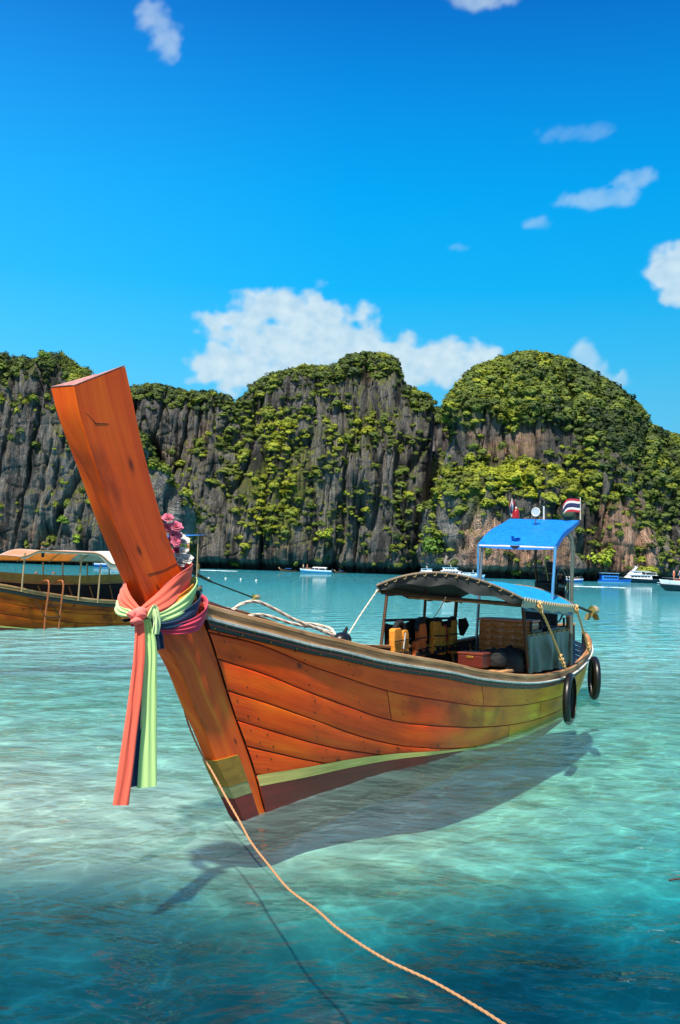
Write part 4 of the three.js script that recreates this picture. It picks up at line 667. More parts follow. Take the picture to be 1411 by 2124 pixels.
// ------------------------------------------------------------------ limestone cliffs round the bay
const leafGeo = (seed, n, flat = 0.75, size = 0.34) => {               // a clump of leaf sprays spread through a rounded volume
  const R = rng(seed), p = [], nn = [];
  for (let k = 0; k < n; k++) {
    const an = R() * 6.283, cz = R() * 2 - 0.75, q = Math.sqrt(Math.max(0.05, 1 - cz * cz)), rr = (0.55 + 0.5 * R() ** 0.6) * (1 + 0.35 * Math.sin(an * 3 + seed) * 0.6);
    const c = V(Math.cos(an) * q * rr, cz * rr * flat, Math.sin(an) * q * rr), up = V(c.x, c.y * 1.2 + 0.5, c.z).normalize();
    const t = V(R() - 0.5, R() - 0.5, R() - 0.5).cross(up).normalize(), b = up.clone().cross(t), s = size * (0.6 + 0.8 * R());
    const A = c.clone().addScaledVector(t, s), B = c.clone().addScaledVector(b, s * 0.7).addScaledVector(up, -s * 0.25), C = c.clone().addScaledVector(t, -s), D = c.clone().addScaledVector(b, -s * 0.7).addScaledVector(up, -s * 0.2);
    for (const v of [A, B, C, A, C, D]) { p.push(v.x, v.y, v.z); nn.push(up.x, up.y, up.z); }
  }
  const g = new THREE.BufferGeometry(); g.setAttribute('position', new THREE.Float32BufferAttribute(p, 3)); g.setAttribute('normal', new THREE.Float32BufferAttribute(nn, 3)); g.setAttribute('uv', new THREE.Float32BufferAttribute(new Float32Array(p.length / 3 * 2), 2)); return g;
};
const leafMat = std({ color: 0xffffff, roughness: 0.75, transmission: 0, side: THREE.DoubleSide });
const clumpGeos = [leafGeo(3, 190, 0.75, 0.22), leafGeo(8, 180, 0.6, 0.23), leafGeo(15, 200, 0.85, 0.22)];
const rockBump = painted(1024, 1024, (u, v, c) => { const X = Math.cos(u * 6.2832), Y = Math.sin(u * 6.2832), Z = Math.cos(v * 6.2832), Q = Math.sin(v * 6.2832); const k = 0.5 + 0.32 * ridge(X * 7, Y * 7 + Z * 1.6, Q * 1.6, 4) + 0.15 * n3(u * 150, v * 60, 2); c[0] = c[1] = c[2] = k; }, false);
const rockTone = painted(1024, 1024, (u, v, c) => { const X = Math.cos(u * 6.2832), Y = Math.sin(u * 6.2832), Z = Math.cos(v * 6.2832), Q = Math.sin(v * 6.2832); const s = fbm(X * 9, Y * 9 + Z * 0.8, Q * 0.8, 5), k = 0.82 + 0.55 * s + 0.2 * n3(u * 170, v * 40, 6); c[0] = k; c[1] = k * 0.985; c[2] = k * 0.97; });
const mRock = std({ vertexColors: true, map: tint(rockTone, 1 / 22, 1 / 30), bumpMap: tint(rockBump, 1 / 16, 1 / 26), bumpScale: 1.8, roughness: 0.92 });
const surfaces = [];
function massif(name, label, { ridgeLine, x0, x1, zf, back, e2 = 0.5, seed, relief = 1, shape = () => 0, tone, notch = 3.2, cell = 0.42, rows = 210 }) {
  const H = curveOf(ridgeLine), nx = Math.round((x1 - x0) / cell), P = new Float32Array((nx + 1) * (rows + 1) * 3), Cc = new Float32Array(P.length), T = new Float32Array((nx + 1) * (rows + 1) * 2), idx = [];
  const phis = [...Array(rows + 1)].map((_, j) => { const t = j / rows; return t < 0.72 ? Math.asin(t / 0.72 * 0.93) : t < 0.9 ? lerp(Math.asin(0.93), Math.PI / 2, (t - 0.72) / 0.18) : Math.PI / 2 + (t - 0.9) * 6; });
  for (let j = 0; j <= rows; j++) for (let i = 0; i <= nx; i++) {
    const X = lerp(x0, x1, i / nx), top = Math.max(0.6, H(X)), ph = phis[j], over = ph > Math.PI / 2, zb = zf(X), B = typeof back === 'function' ? back(X) : back;
    let h = top * Math.sin(Math.min(ph, Math.PI / 2)), bk = B * (1 - Math.max(0, Math.cos(Math.min(ph, Math.PI / 2))) ** e2);
    if (over) { bk = B + (ph - Math.PI / 2) * 70; h = top - (ph - Math.PI / 2) * 24; }
    const y = h, fx = (zf(X + 1) - zf(X - 1)) / 2, nl = Math.hypot(1, fx), nxd = -fx / nl, nzd = 1 / nl, sx = X + zb * 0.35;
    // buttresses, columns and flutes that run down the face, cut by a few level ledges
    const wob = 3.5 * n3(sx * 0.06, y * 0.03, seed);
    let d = 6.5 * relief * ridge((sx + wob) * 0.033, y * 0.010, seed + 2, 2) + 4.2 * relief * ridge((sx + wob) * 0.11, y * 0.022, seed + 5, 3) + 1.7 * relief * ridge((sx + wob * 0.7) * 0.36, y * 0.06, seed + 9, 2) + 0.8 * relief * fbm(sx * 0.5, y * 0.33, seed + 12, 3);
    d += 2.0 * relief * Math.max(0, n3(sx * 0.05, y * 0.11, seed + 15));
    const cr = n3((sx + wob) * 0.10, y * 0.016, seed + 61), cr2 = n3((sx + wob * 0.8) * 0.3, y * 0.045, seed + 64), led = n3(sx * 0.06, y * 0.16, seed + 66);
    d -= relief * (4.2 * Math.exp(-((cr / 0.055) ** 2)) + 1.8 * Math.exp(-((cr2 / 0.07) ** 2)) + 0.5 * Math.exp(-((led / 0.05) ** 2))) - 0.8 * relief * ridge(sx * 0.95, y * 0.07, seed + 71, 2);
    const crest = smoothstep(ph, 1.25, 1.57); d *= lerp(1, 0.35, crest);
    d += shape(X, y, top);
    if (y < notch + 1.5 && !over) d -= 5.5 * (1 - smoothstep(y + 0.9 * n3(sx * 0.16, 0, seed), notch * 0.55, notch + 0.9));
    const up = crest * (0.9 * fbm(X * 0.22, bk * 0.2, seed + 21, 3) + 0.8 * ridge(X * 0.4, bk * 0.3, seed + 23, 2)) * relief * 1.4;
    const k = j * (nx + 1) + i; P[k * 3] = X + nxd * d; P[k * 3 + 1] = y < 0.5 ? y - 3 * (1 - y / 0.5) : y + up; P[k * 3 + 2] = zb - bk + nzd * d;
    T[k * 2] = sx; T[k * 2 + 1] = y + bk * 0.5;
  }
  for (let j = 0; j < rows; j++) for (let i = 0; i < nx; i++) { const a = j * (nx + 1) + i, b = a + 1, c = a + nx + 1, d = c + 1; idx.push(a, b, d, a, d, c); }
  const g = new THREE.BufferGeometry();
  g.setAttribute('position', new THREE.BufferAttribute(P, 3)); g.setAttribute('uv', new THREE.BufferAttribute(T, 2)); g.setIndex(idx); g.computeVertexNormals();
  const N = g.attributes.normal.array, c = [0, 0, 0];
  for (let k = 0; k < P.length / 3; k++) {
    const x = P[k * 3], y = P[k * 3 + 1], ny = N[k * 3 + 1];
    const st = fbm(x * 0.35, y * 0.045, seed + 31, 4), lg = fbm(x * 0.045, y * 0.045, seed + 36, 3), ch = fbm(x * 0.09, y * 0.06, seed + 41, 4);
    const m = 0.165 * (1 + 1.2 * st + 0.6 * lg); c[0] = m * 1.05; c[1] = m; c[2] = m * 0.97;
    const pale = smoothstep(ch, 0.16, 0.4); c[0] = lerp(c[0], 0.34, pale * 0.8); c[1] = lerp(c[1], 0.28, pale * 0.8); c[2] = lerp(c[2], 0.225, pale * 0.8);
    tone?.(x, y, c, { st, lg, ch, ny });
    const moss = smoothstep(ny + 0.5 * lg + 0.35 * ch, 0.22, 0.6) * smoothstep(y, 5, 12) * 0.9, mv = 0.7 + 1.2 * Math.max(0, n3(x * 0.8, y * 0.8, 7) + lg); c[0] = lerp(c[0], 0.12 * mv, moss); c[1] = lerp(c[1], 0.14 * mv, moss); c[2] = lerp(c[2], 0.012 * mv, moss);
    const black = smoothstep(-st + 0.3 * n3(x * 0.9, y * 0.07, seed + 70), 0.08, 0.3) * 0.82; for (let q = 0; q < 3; q++) c[q] = Math.max(0.014, c[q] * (1 - black));
    if (y < 3.0) { const w = smoothstep(3.0 - y, 0.0, 1.2); for (let q = 0; q < 3; q++) c[q] = lerp(c[q], 0.022, w); }   // lowest band turned near black
    Cc.set(c, k * 3);
  }
  g.setAttribute('color', new THREE.BufferAttribute(Cc, 3));
  const m = part(name, g, mRock, scene); tag(m, label, null, null, 'structure');
  surfaces.push({ P, N, nx, rows });
  return { P, N, nx, rows, seed };
}
const gauss = (x, y, cx, cy, rx, ry) => Math.exp(-(((x - cx) / rx) ** 2 + ((y - cy) / ry) ** 2));
const pinkish = (k) => (x, y, c, { ch, st }) => { c[0] = lerp(c[0], 0.5 + 0.35 * st, k); c[1] = lerp(c[1], 0.29 + 0.27 * st, k); c[2] = lerp(c[2], 0.2 + 0.22 * st, k); };
const endBend = (xe, R, sgn = 1) => (x) => { const t = clamp((sgn * (x - xe) + R) / R, 0, 1); return -R * 1.6 * (1 - Math.sqrt(Math.max(0, 1 - t * t))); };
const leftBend = endBend(-56, 15), midBend = endBend(42, 6), hillBend = endBend(35.5, 14, -1);
const left = massif('left_cliff', 'dark fluted limestone cliff at the left with green top, nearest of the headlands', {
  ridgeLine: [[-170, 78], [-132.4, 73.4], [-122.1, 72.0], [-113.5, 69.4], [-107.5, 69.6], [-103.0, 71.6], [-96.5, 71], [-93.8, 68.4], [-87.6, 64.6], [-81.2, 58], [-75.7, 50.8], [-69.5, 45], [-63.9, 34], [-58.5, 20], [-55.7, 1.5]], x0: -175, x1: -55.8,
  zf: (x) => -333 + leftBend(x) + 3 * n3(x * 0.03, 2, 1), back: (x) => 12 - 7 * smoothstep(x, -95, -70), seed: 2.3, e2: 0.6,
  tone: (x, y, c, o) => { const k = 0.75 * smoothstep(o.ch + 0.5 * gauss(x, y, -122, 18, 14, 22) + 0.35 * gauss(x, y, -88, 8, 20, 6), 0.26, 0.6); pinkish(k)(x, y, c, o); } });
const middleLow = massif('ridge_cliff', 'lower grey limestone wall with a bushy crest behind the prow post', {
  ridgeLine: [[-150, 64], [-101.2, 66.4], [-86.6, 69.6], [-73.8, 71.4], [-61.8, 69.6], [-53.9, 69.5], [-47.9, 68.1], [-44.5, 64], [-41.5, 52], [-39.5, 20]], x0: -150, x1: -39.6,
  zf: (x) => -386 + endBend(-39, 10)(x), back: 10, seed: 7.1, e2: 0.55,
  shape: (x, y) => -2.5 * gauss(x, y, -70, 40, 12, 30) + 5 * gauss(x, y, -64, 8, 20, 22) - 15 * Math.exp(-(((x + 60 + 0.32 * y) / 2.6) ** 2)) * smoothstep(y, 8, 16) * (1 - smoothstep(y, 44, 54)),
  tone: (x, y, c, o) => { const k = 0.6 * smoothstep(o.ch, 0.1, 0.42); pinkish(k * 0.7)(x, y, c, o); } });
const middle = massif('central_cliff', 'tall central limestone massif with a rounded summit and a green swathe down its face', {
  ridgeLine: [[-64, 40], [-53.5, 57.9], [-47.8, 62.1], [-43.5, 66.0], [-40.1, 69.5], [-35.3, 74.5], [-30.5, 77.8], [-22.6, 80], [-12.8, 82.1], [-4.9, 82.6], [0.9, 86.6], [8.8, 88.6], [16.7, 88.0], [21.8, 84], [25.0, 75.6], [31.0, 72.5], [35.1, 69.6], [37.6, 66], [39.6, 60], [41, 53], [44, 50], [50, 48]], x0: -66, x1: 50,
  zf: (x) => -384 - 26 * smoothstep(x, 38, 44) + 4 * n3(x * 0.04, 1, 5), back: (x) => 17 - 8 * smoothstep(x, 26, 40), seed: 12.7, e2: 0.62, relief: 1.05,
  shape: (x, y) => 8 * gauss(x, y, -26, 18, 22, 26) + 5 * gauss(x, y, 5, 42, 16, 10) + 6 * gauss(x, y, 25, 20, 12, 22) - 4 * gauss(x, y, -42, 50, 6, 16) + 3.5 * smoothstep(62 - y, -4, 8) * gauss(x, y, 10, 50, 26, 40) - 46 * Math.exp(-(((x - 34 - 0.09 * y) / 2.9) ** 2)),
  tone: (x, y, c, o) => { const k = smoothstep(o.ch + 0.45 * gauss(x, y, 8, 80, 12, 8) + 0.3 * gauss(x, y, -12, 10, 24, 8), 0.28, 0.6) * 0.55; pinkish(k)(x, y, c, o); const sw = Math.min(1, gauss(x, y, -34, 50, 13, 14) + gauss(x, y, -26, 32, 14, 16) + 0.9 * gauss(x, y, -14, 22, 13, 11) + gauss(x, y, 6, 55, 14, 4.5) + 0.6 * gauss(x, y, -18, 66, 16, 6)) * smoothstep(o.ch + 0.6 * o.lg + 0.3 * n3(x * 0.5, y * 0.5, 3), -0.15, 0.2); c[0] = lerp(c[0], 0.12 + 0.1 * o.lg, sw); c[1] = lerp(c[1], 0.15 + 0.1 * o.lg, sw); c[2] = lerp(c[2], 0.01, sw); } });
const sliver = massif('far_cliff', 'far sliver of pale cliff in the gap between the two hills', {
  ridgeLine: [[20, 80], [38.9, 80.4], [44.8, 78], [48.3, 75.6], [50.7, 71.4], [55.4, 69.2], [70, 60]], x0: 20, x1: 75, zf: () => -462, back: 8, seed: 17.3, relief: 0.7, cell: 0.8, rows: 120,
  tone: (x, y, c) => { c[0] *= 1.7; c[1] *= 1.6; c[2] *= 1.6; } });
const hill = massif('right_hill', 'domed limestone hill at the right, green on top with bare pinkish rock below', {
  ridgeLine: [[34.2, 2], [35.6, 14], [37.2, 30], [39.0, 48], [40.3, 58.5], [41.8, 65.0], [45.1, 71.4], [52.2, 78.1], [61.3, 82.0], [70.5, 83.6], [79.7, 82.6], [88.9, 79.2], [96.3, 74.8], [103.7, 68.6], [107.4, 64.1], [114.8, 58.8], [122.2, 56.6], [127.8, 54.6], [138.7, 50.3], [170, 44]], x0: 34.4, x1: 172,
  zf: (x) => -338 + hillBend(x) - 14 * smoothstep(x, 95, 150) + 3 * n3(x * 0.05, 3, 8), back: (x) => 12 + 22 * smoothstep(x, 36, 60), seed: 21.9, e2: 0.95, relief: 0.85,
  shape: (x, y) => { const led = smoothstep(x, 33, 42) * (1 - smoothstep(x, 78, 92)); return led * (9 * (1 - smoothstep(y, 22 + 14 * gauss(x, 0, 60, 0, 18, 1), 30 + 12 * gauss(x, 0, 60, 0, 18, 1))) - 4 * smoothstep(y, 34, 38) * (1 - smoothstep(y, 52, 60))) - 5 * gauss(x, y, 84, 14, 5, 22) - 6 * gauss(x, y, 112, 22, 9, 30); },
  tone: (x, y, c, o) => { const k = smoothstep(o.ch * 0.8 + 0.75 * gauss(x, y, 58, 8, 26, 13) + 0.75 * gauss(x, y, 98, 16, 14, 18) + 0.7 * gauss(x, y, 56, 46, 14, 11), 0.3, 0.72); pinkish(k * 0.85)(x, y, c, o); const dk = gauss(x, y, 80, 50, 12, 26) + gauss(x, y, 84, 12, 6, 22); for (let q = 0; q < 3; q++) c[q] *= 1 - 0.45 * Math.min(1, dk);
    const gr = Math.min(1, smoothstep(y + 8 * o.lg, 52, 60) * 0.9 + gauss(x, y, 60, 36, 20, 6) + gauss(x, y, 44, 27, 7, 6) + 0.6 * gauss(x, y, 140, 34, 26, 22)) * smoothstep(o.ch + o.lg + 0.3 * n3(x * 0.5, y * 0.5, 3), -0.3, 0.1); c[0] = lerp(c[0], 0.1, gr); c[1] = lerp(c[1], 0.125, gr); c[2] = lerp(c[2], 0.01, gr); } });

// scrub and jungle clinging to the cliffs
function scrub(name, label, S, count, density, hue, sizeAt) {
  const R = rng(Math.round(S.seed * 100)), { P, N, nx, rows } = S, mats = [], cols = [], m = new THREE.Matrix4(), q = new THREE.Quaternion(), c = new THREE.Color(), e = new THREE.Euler();
  for (let k = 0; k < count; k++) {
    const i = Math.floor(R() * nx), j = Math.floor(R() * rows * 0.95), a = (j * (nx + 1) + i) * 3, x = P[a] + (R() - 0.5) * 0.4, y = P[a + 1], z = P[a + 2], ny = N[a + 1], nz = N[a + 2];
    if (y < 2.5) continue;
    const f = fbm(x * 0.07, y * 0.09, S.seed + 50, 3), g = n3(x * 0.35, y * 0.4, S.seed + 55);
    const p = density(x, y, ny, f, g, j / rows);
    if (R() > p) continue;
    const s = sizeAt(x, y, R) * (0.45 + 0.85 * R() ** 1.3);
    q.setFromEuler(e.set((R() - 0.5) * 0.6, R() * 6.283, (R() - 0.5) * 0.6));
    m.compose(V(x, y + 0.25 * s * (0.4 + ny), z + 0.4 * s * Math.max(0, nz)), q, V(s * (0.75 + 0.9 * R()), s * (0.6 + 0.6 * R()), s * (0.75 + 0.6 * R())));
    mats.push(...m.elements); hue(x, y, f, g, R, c); cols.push(c.r, c.g, c.b);
  }
  const im = new THREE.InstancedMesh(clumpGeos[Math.round(S.seed) % 3], leafMat, mats.length / 16);
  im.instanceMatrix = new THREE.InstancedBufferAttribute(new Float32Array(mats), 16); im.instanceColor = new THREE.InstancedBufferAttribute(new Float32Array(cols), 3);
  im.name = numbered(name); im.castShadow = im.receiveShadow = true; scene.add(im); tag(im, label, 'vegetation', null, 'stuff');
  return mats.length / 16;
}
const darkG = [0.014, 0.034, 0.004], midG = [0.085, 0.122, 0.006], gold = [0.24, 0.262, 0.006];
const green = (c, t, R) => { t = clamp(t + 0.42 * (R() - 0.5), 0, 1); const [A, B, f] = t < 0.5 ? [darkG, midG, t * 2] : [midG, gold, t * 2 - 1]; const v = 0.75 + 0.5 * R(); c.setRGB(lerp(A[0], B[0], f) * v, lerp(A[1], B[1], f) * v, lerp(A[2], B[2], f) * v); };
const crestP = (t) => smoothstep(t, 0.66, 0.74);
scrub('cliff_scrub', 'scrub and low jungle on the left cliff top and ledges', left, 5000, (x, y, ny, f, g, t) => 0.85 * crestP(t) + 0.5 * smoothstep(ny + 0.3 * f, 0.35, 0.65) + 0.14 * smoothstep(f, 0.1, 0.3) + 0.3 * gauss(x, y, -118, 52, 14, 18) * smoothstep(f + g * 0.5, -0.05, 0.3) + 0.9 * gauss(x, y, -121, 18, 6, 5) + 0.008,
  (x, y, f, g, R, c) => green(c, 0.45 + 0.8 * f + 0.4 * g + 0.4 * gauss(x, y, -120, 17, 8, 7) - 0.2 * smoothstep(y, 60, 70), R), (x, y, R) => 0.8 + 0.9 * R());
scrub('cliff_scrub', 'scrub along the crest and ledges of the lower wall behind the prow', middleLow, 4200, (x, y, ny, f, g, t) => 0.9 * crestP(t) + 0.45 * smoothstep(ny + 0.3 * f, 0.35, 0.65) + 0.18 * smoothstep(f, 0.08, 0.3) + 0.6 * gauss(x, y, -62, 14, 10, 18) * smoothstep(f + g, -0.1, 0.2) + 0.008,
  (x, y, f, g, R, c) => green(c, 0.4 + 0.8 * f + 0.4 * g + 0.35 * gauss(x, y, -62, 22, 9, 16) - 0.15 * smoothstep(y, 58, 66), R), (x, y, R) => 0.8 + 1.0 * R());
scrub('cliff_scrub', 'golden green jungle on the summit and long swathe of the central massif', middle, 8000, (x, y, ny, f, g, t) => { const sw = gauss(x, y, -34, 50, 13, 14) + gauss(x, y, -26, 32, 15, 16) + 0.9 * gauss(x, y, -14, 22, 14, 12) + 0.9 * gauss(x, y, 6, 55, 14, 5) - 2.5 * Math.exp(-(((x - 34 - 0.09 * y) / 3.2) ** 2)) + 0.6 * gauss(x, y, 24, 52, 8, 4) + 0.7 * gauss(x, y, -18, 66, 18, 7) + 0.4 * gauss(x, y, 20, 24, 12, 14);
    return 0.8 * crestP(t) * smoothstep(f + 0.25 * g, -0.3, 0.0) + 0.45 * smoothstep(ny + 0.3 * f, 0.35, 0.65) + 0.95 * sw * smoothstep(f + 0.6 * g, -0.25, 0.12) + 0.09 * smoothstep(f, 0.05, 0.3) + 0.008; },
  (x, y, f, g, R, c) => green(c, 0.34 + 0.7 * f + 0.45 * g + 0.45 * gauss(x, y, -26, 34, 16, 22) + 0.4 * gauss(x, y, 6, 55, 14, 6), R), (x, y, R) => 0.7 + 0.9 * R());
scrub('cliff_scrub', 'few bushes on the far sliver of cliff between the hills', sliver, 2000, (x, y, ny, f, g, t) => 0.5 * crestP(t) + 0.06, (x, y, f, g, R, c) => green(c, 0.5 + f, R), (x, y, R) => 0.9 + R());
scrub('cliff_scrub', 'dense jungle over the domed right hill and golden scrub on its ledge', hill, 24000, (x, y, ny, f, g, t) => { const dome = smoothstep(y + 6 * f + 4 * g + 10 * smoothstep(x, 84, 120), 50, 60) * (1 - 0.9 * gauss(x, y, 48, 52, 7, 8)), led = gauss(x, y, 60, 36, 20, 6) + gauss(x, y, 44, 27, 7, 6) + 0.8 * gauss(x, y, 80, 34, 9, 7) + 0.8 * gauss(x, y, 38, 36, 3, 14);
    return 0.9 * dome + 0.7 * led * smoothstep(f + g, -0.3, 0.1) + 0.35 * smoothstep(ny + 0.3 * f, 0.35, 0.65) * (1 - smoothstep(y, 36, 42) * (1 - smoothstep(y, 50, 54))) + 0.6 * gauss(x, y, 140, 34, 26, 22) + 0.35 * gauss(x, y, 100, 48, 14, 12) + 0.08 * smoothstep(f, 0.1, 0.3) + 0.008; },
  (x, y, f, g, R, c) => green(c, 0.40 + 0.55 * f + 0.5 * g + 0.5 * gauss(x, y, 62, 34, 26, 9) + 0.2 * gauss(x, y, 58, 68, 18, 10) - 0.28 * gauss(x, y, 95, 52, 16, 22) - 0.2 * gauss(x, y, 128, 40, 14, 14), R), (x, y, R) => 0.8 + 1.0 * R());
// single trees that stand out against the rock
const standOn = (x, y) => { let best = null, bd = 1e9; for (const { P } of surfaces) for (let k = 0; k < P.length; k += 3) { const d = (P[k] - x) ** 2 + (P[k + 1] - y) ** 2; if (d < 2.2 && P[k + 2] > (best?.z ?? -1e9) - 0.5 && P[k + 2] > -430) { if (!best || P[k + 2] > best.z) best = V(P[k], P[k + 1], P[k + 2]); } } return best; };
const barkM = std({ color: lin('#5a4632'), roughness: 0.9 });
const crownMats = ['#6f9418', '#8aa81c', '#5c8420', '#9ab024'].map((h) => std({ color: lin(h).multiplyScalar(0.62), roughness: 0.75, side: THREE.DoubleSide }));
const crowns = [0, 1, 2, 3].map((k) => mergeGeometries([...Array(9)].map((_, i) => { const R = rng(k * 31 + i + 5); return leafGeo(k * 17 + i, 46, 0.7, 0.3).scale(0.34 + 0.2 * R(), 0.3 + 0.16 * R(), 0.34 + 0.2 * R()).translate((R() - 0.5) * 1.1, 0.9 + (R() - 0.5) * 0.8, (R() - 0.5) * 1.1); })));
[['bright green rounded tree leaning over the water below the gully behind the prow', -76.5, 13.5, 3.4, 1], ['small bright green tree at the foot of the left cliff above the left boat canopy', -86.2, 5.5, 2.6, 1], ['light green bush growing low on the left cliff near the picture edge', -91, 12.5, 2.4, 0], ['large light green tree on the left cliff beside the picture edge', -119.4, 17.5, 5.0, 2], ['pale green tree on the rock above the white speedboat', -5.6, 12, 3.4, 3], ['bright yellow green tree with level boughs at the water line right of the tall pole', 88.5, 5.2, 4.8, 3], ['green tree in the mouth of the cleft between central massif and right hill', 31.5, 8, 4.4, 2], ['dark tree standing on the right shoulder of the domed hill', 112.1, 57, 3.2, 0], ['small tree on the skyline of the left cliff left of the prow tip', -103, 71, 2.4, 0]].forEach(([label, x, y, s, k]) => {
  const p = standOn(x, y); if (!p) { console.log('no ground for', label); return; }
  const t = thing('cliff_tree', label, 'tree', [p.x, p.y - 0.2, p.z + 0.4], x); t.scale.setScalar(s);
  part('trunk', [tube([[0, -0.15, 0], [0.05, 0.3, 0.03], [0, 0.7, 0.1], [0.05, 1.1, 0.05]], 0.045, 10, 6), tube([[0, 0.5, 0.05], [0.2, 0.8, 0.1], [0.4, 1.0, 0.1]], 0.025, 8, 5), tube([[0, 0.6, 0.05], [-0.2, 0.85, 0], [-0.4, 1.05, -0.1]], 0.025, 8, 5)], barkM, t);
  part('crown', crowns[k], crownMats[k], t);
});

// ------------------------------------------------------------------ the second longtail boat, moored at the left
{
  const turn2 = Math.atan2(Math.cos(rad(33)), Math.sin(rad(33))), s2 = 1.2;
  const b2 = thing('longtail_boat', 'weathered brown longtail boat with a tan canopy, moored at the left behind the prow', 'boat', [-11.75, -0.02, -24.9], turn2); b2.scale.setScalar(s2);
  const mPlank2 = wood(woodMaps(83, ['#421a03', '#883404', '#aa4a06', '#c05c0a', '#d26e0e'], { stain: 0.55, knots: 10 }), 1 / 4, 1, { roughness: 0.6, specularIntensity: 0.3 });
  for (const ch of boat.children) if (['hull', 'cap_rail', 'wash_board', 'rub_rail', 'cream_stripe', 'bottom_paint', 'prow_post', 'floor', 'rib', 'deck_board', 'stern_deck_board'].includes(ch.name)) { const k = ch.clone(); if (ch.name === 'hull') k.children.forEach((p) => { p.material = mPlank2; }); b2.add(k); }
  const tan = cloth('#e6841c', { transmission: 0.5, roughness: 1, sheen: 0.1 }), tanPale = cloth('#e3dcd0'), tanDeep = cloth('#b98b45', { transmission: 0.3, roughness: 1 });
  const arch = (u, v) => { const w = v * 2 - 1, a = lerp(3.3, 7.9, u), end = 0.16 * (1 - smoothstep(u, 0, 0.12)); return V(a - 0.1 * w * w * (1 - u), lerp(1.62, 1.66, u) + (0.31 - 0.05 * u) * (1 - Math.max(0, w < 0 ? -w : w * (1 - 0.8 * (1 - smoothstep(u, 0.45, 0.62)))) ** 2.4) - end - 0.02 * w + 0.012 * Math.sin(u * 19) * (1 - w * w) + 0.035 * smoothstep(u, 0.35, 0.6) * (1 - Math.abs(w)), w * 0.78); };
  const c2 = part('canopy', grid(50, 24, (u, v) => arch(u * 0.6, v)), tan, b2); part('canopy_rear', grid(50, 24, (u, v) => arch(0.6 + u * 0.4, v)), tanPale, c2);
  part('canopy_edge', [0, 1].map((v) => new THREE.TubeGeometry(new THREE.CatmullRomCurve3([...Array(30)].map((_, i) => arch(i / 29, v))), 60, 0.016, 6)), tanDeep, c2);
  part('torn_flap', [grid(8, 5, (u, v) => arch(0.1 + 0.16 * u, 0.3 + 0.2 * v).add(V(0, -0.02 - 0.05 * Math.sin(u * 3.14) * (0.6 + 0.4 * Math.sin(v * 12)), 0))), grid(4, 4, (u, v) => arch(0.14 + 0.02 * u, 0.9).add(V(0, -0.16 * v, 0.01)))], cloth('#2a1c12'), c2);
  part('valance', grid(60, 4, (u, v) => { const q = arch(u, 1); q.y -= v * (0.05 + 0.09 * smoothstep(u, 0.5, 0.6)); q.z += 0.012 * Math.sin(u * 50) * v; return q; }), cloth('#d8c8b4'), c2);
  const pale = std({ color: lin('#b59a72'), roughness: 0.5, metalness: 0.2, map: tint(blotch, 2, 2) });
  for (const a of [3.35, 5.1, 5.75, 6.6, 7.4]) for (const z of [-0.72, 0.7]) part('canopy_post', bar([a, z > 0 ? railPort(a) - 0.1 : railStbd(a) - 0.1, z * 0.92], [a, z > 0 && a < 5.6 ? 1.84 : 1.62, z], 0.021), pale, b2);
  for (const a of [3.4, 4.4, 5.4, 6.4, 7.4]) part('roof_hoop', new THREE.TubeGeometry(new THREE.CatmullRomCurve3([...Array(13)].map((_, i) => arch((a - 3.3) / 4.6, i / 12).add(V(0, -0.025, 0)))), 24, 0.014, 6), pale, b2);
  part('side_cloth', [grid(50, 6, (u, v) => V(lerp(3.4, 8.4, u), lerp(railStbd(lerp(3.4, 8.4, u)) + 0.22, railStbd(lerp(3.4, 8.4, u)) - 0.1, v), -0.66 + 0.02 * Math.sin(u * 40) * v))], tanDeep, b2);
  const F2 = (name, label, category, pos) => { const t = frameOf({ x: b2.position.x, z: b2.position.z }, turn2)(name, label, category, [pos[0] * s2, pos[1] * s2, pos[2] * s2]); t.scale.setScalar(s2); return t; };
  const lad = F2('boat_ladder', 'bent rusty tube ladder hooked over the side of the brown longtail boat', 'ladder', [4.2, 1.0, 0.75]);
  for (const x of [-0.22, 0.22]) part('rail', tube([[x, 0.1, -0.22], [x, 0.16, -0.1], [x, 0.17, 0.06], [x, 0.06, 0.1], [x, -0.5, 0.04], [x, -1.02, 0.0]], 0.022, 50, 8), std({ color: lin('#a35a34'), roughness: 0.45, metalness: 0.3 }), lad);
  for (const y of [-0.4, -0.7, -1.0]) part('rung', bar([-0.22, y, 0.05 + (y + 0.4) * 0.07], [0.22, y, 0.05 + (y + 0.4) * 0.07], 0.016), rust, lad);
  for (const x of [-0.22, 0.22]) part('brace', bar([x - 0.3, -0.25, -0.05], [x, -0.7, 0.04], 0.012), rust, lad);
  const e2 = engine((n, l, c, p) => F2(n, l, c, p), [9.6, 1.45, 0.1], 'rusty black engine on the stern of the brown longtail boat behind the prow', [2.3, -0.78, 0.9], '#a98a6a');
  const roof2 = part('stern_roof', grid(8, 8, (u, v) => V(lerp(8.6, 10.0, u), 2.42 + 0.14 * u, lerp(-0.6, 0.55 - 0.35 * (1 - u), v))), cloth('#0f74c8'), b2);
  for (const [a, z] of [[8.7, -0.5], [8.7, 0.3], [9.8, -0.5], [9.8, 0.4]]) part('stern_roof_post', bar([a, 0.7, z], [a, 2.42 + 0.1 * (a - 8.6), z], 0.018), pale, b2);
}

// ------------------------------------------------------------------ boats and yachts lying under the cliffs
const gel = std({ color: lin('#e9eef2'), roughness: 0.3, clearcoat: 0.4 }), glassDark = std({ color: lin('#14222e'), roughness: 0.12 }), gelBlue = std({ color: lin('#1560b8'), roughness: 0.35 }), gelCyan = std({ color: lin('#8fc4e0'), roughness: 0.3 }), gelNavy = std({ color: lin('#14202e'), roughness: 0.35 });
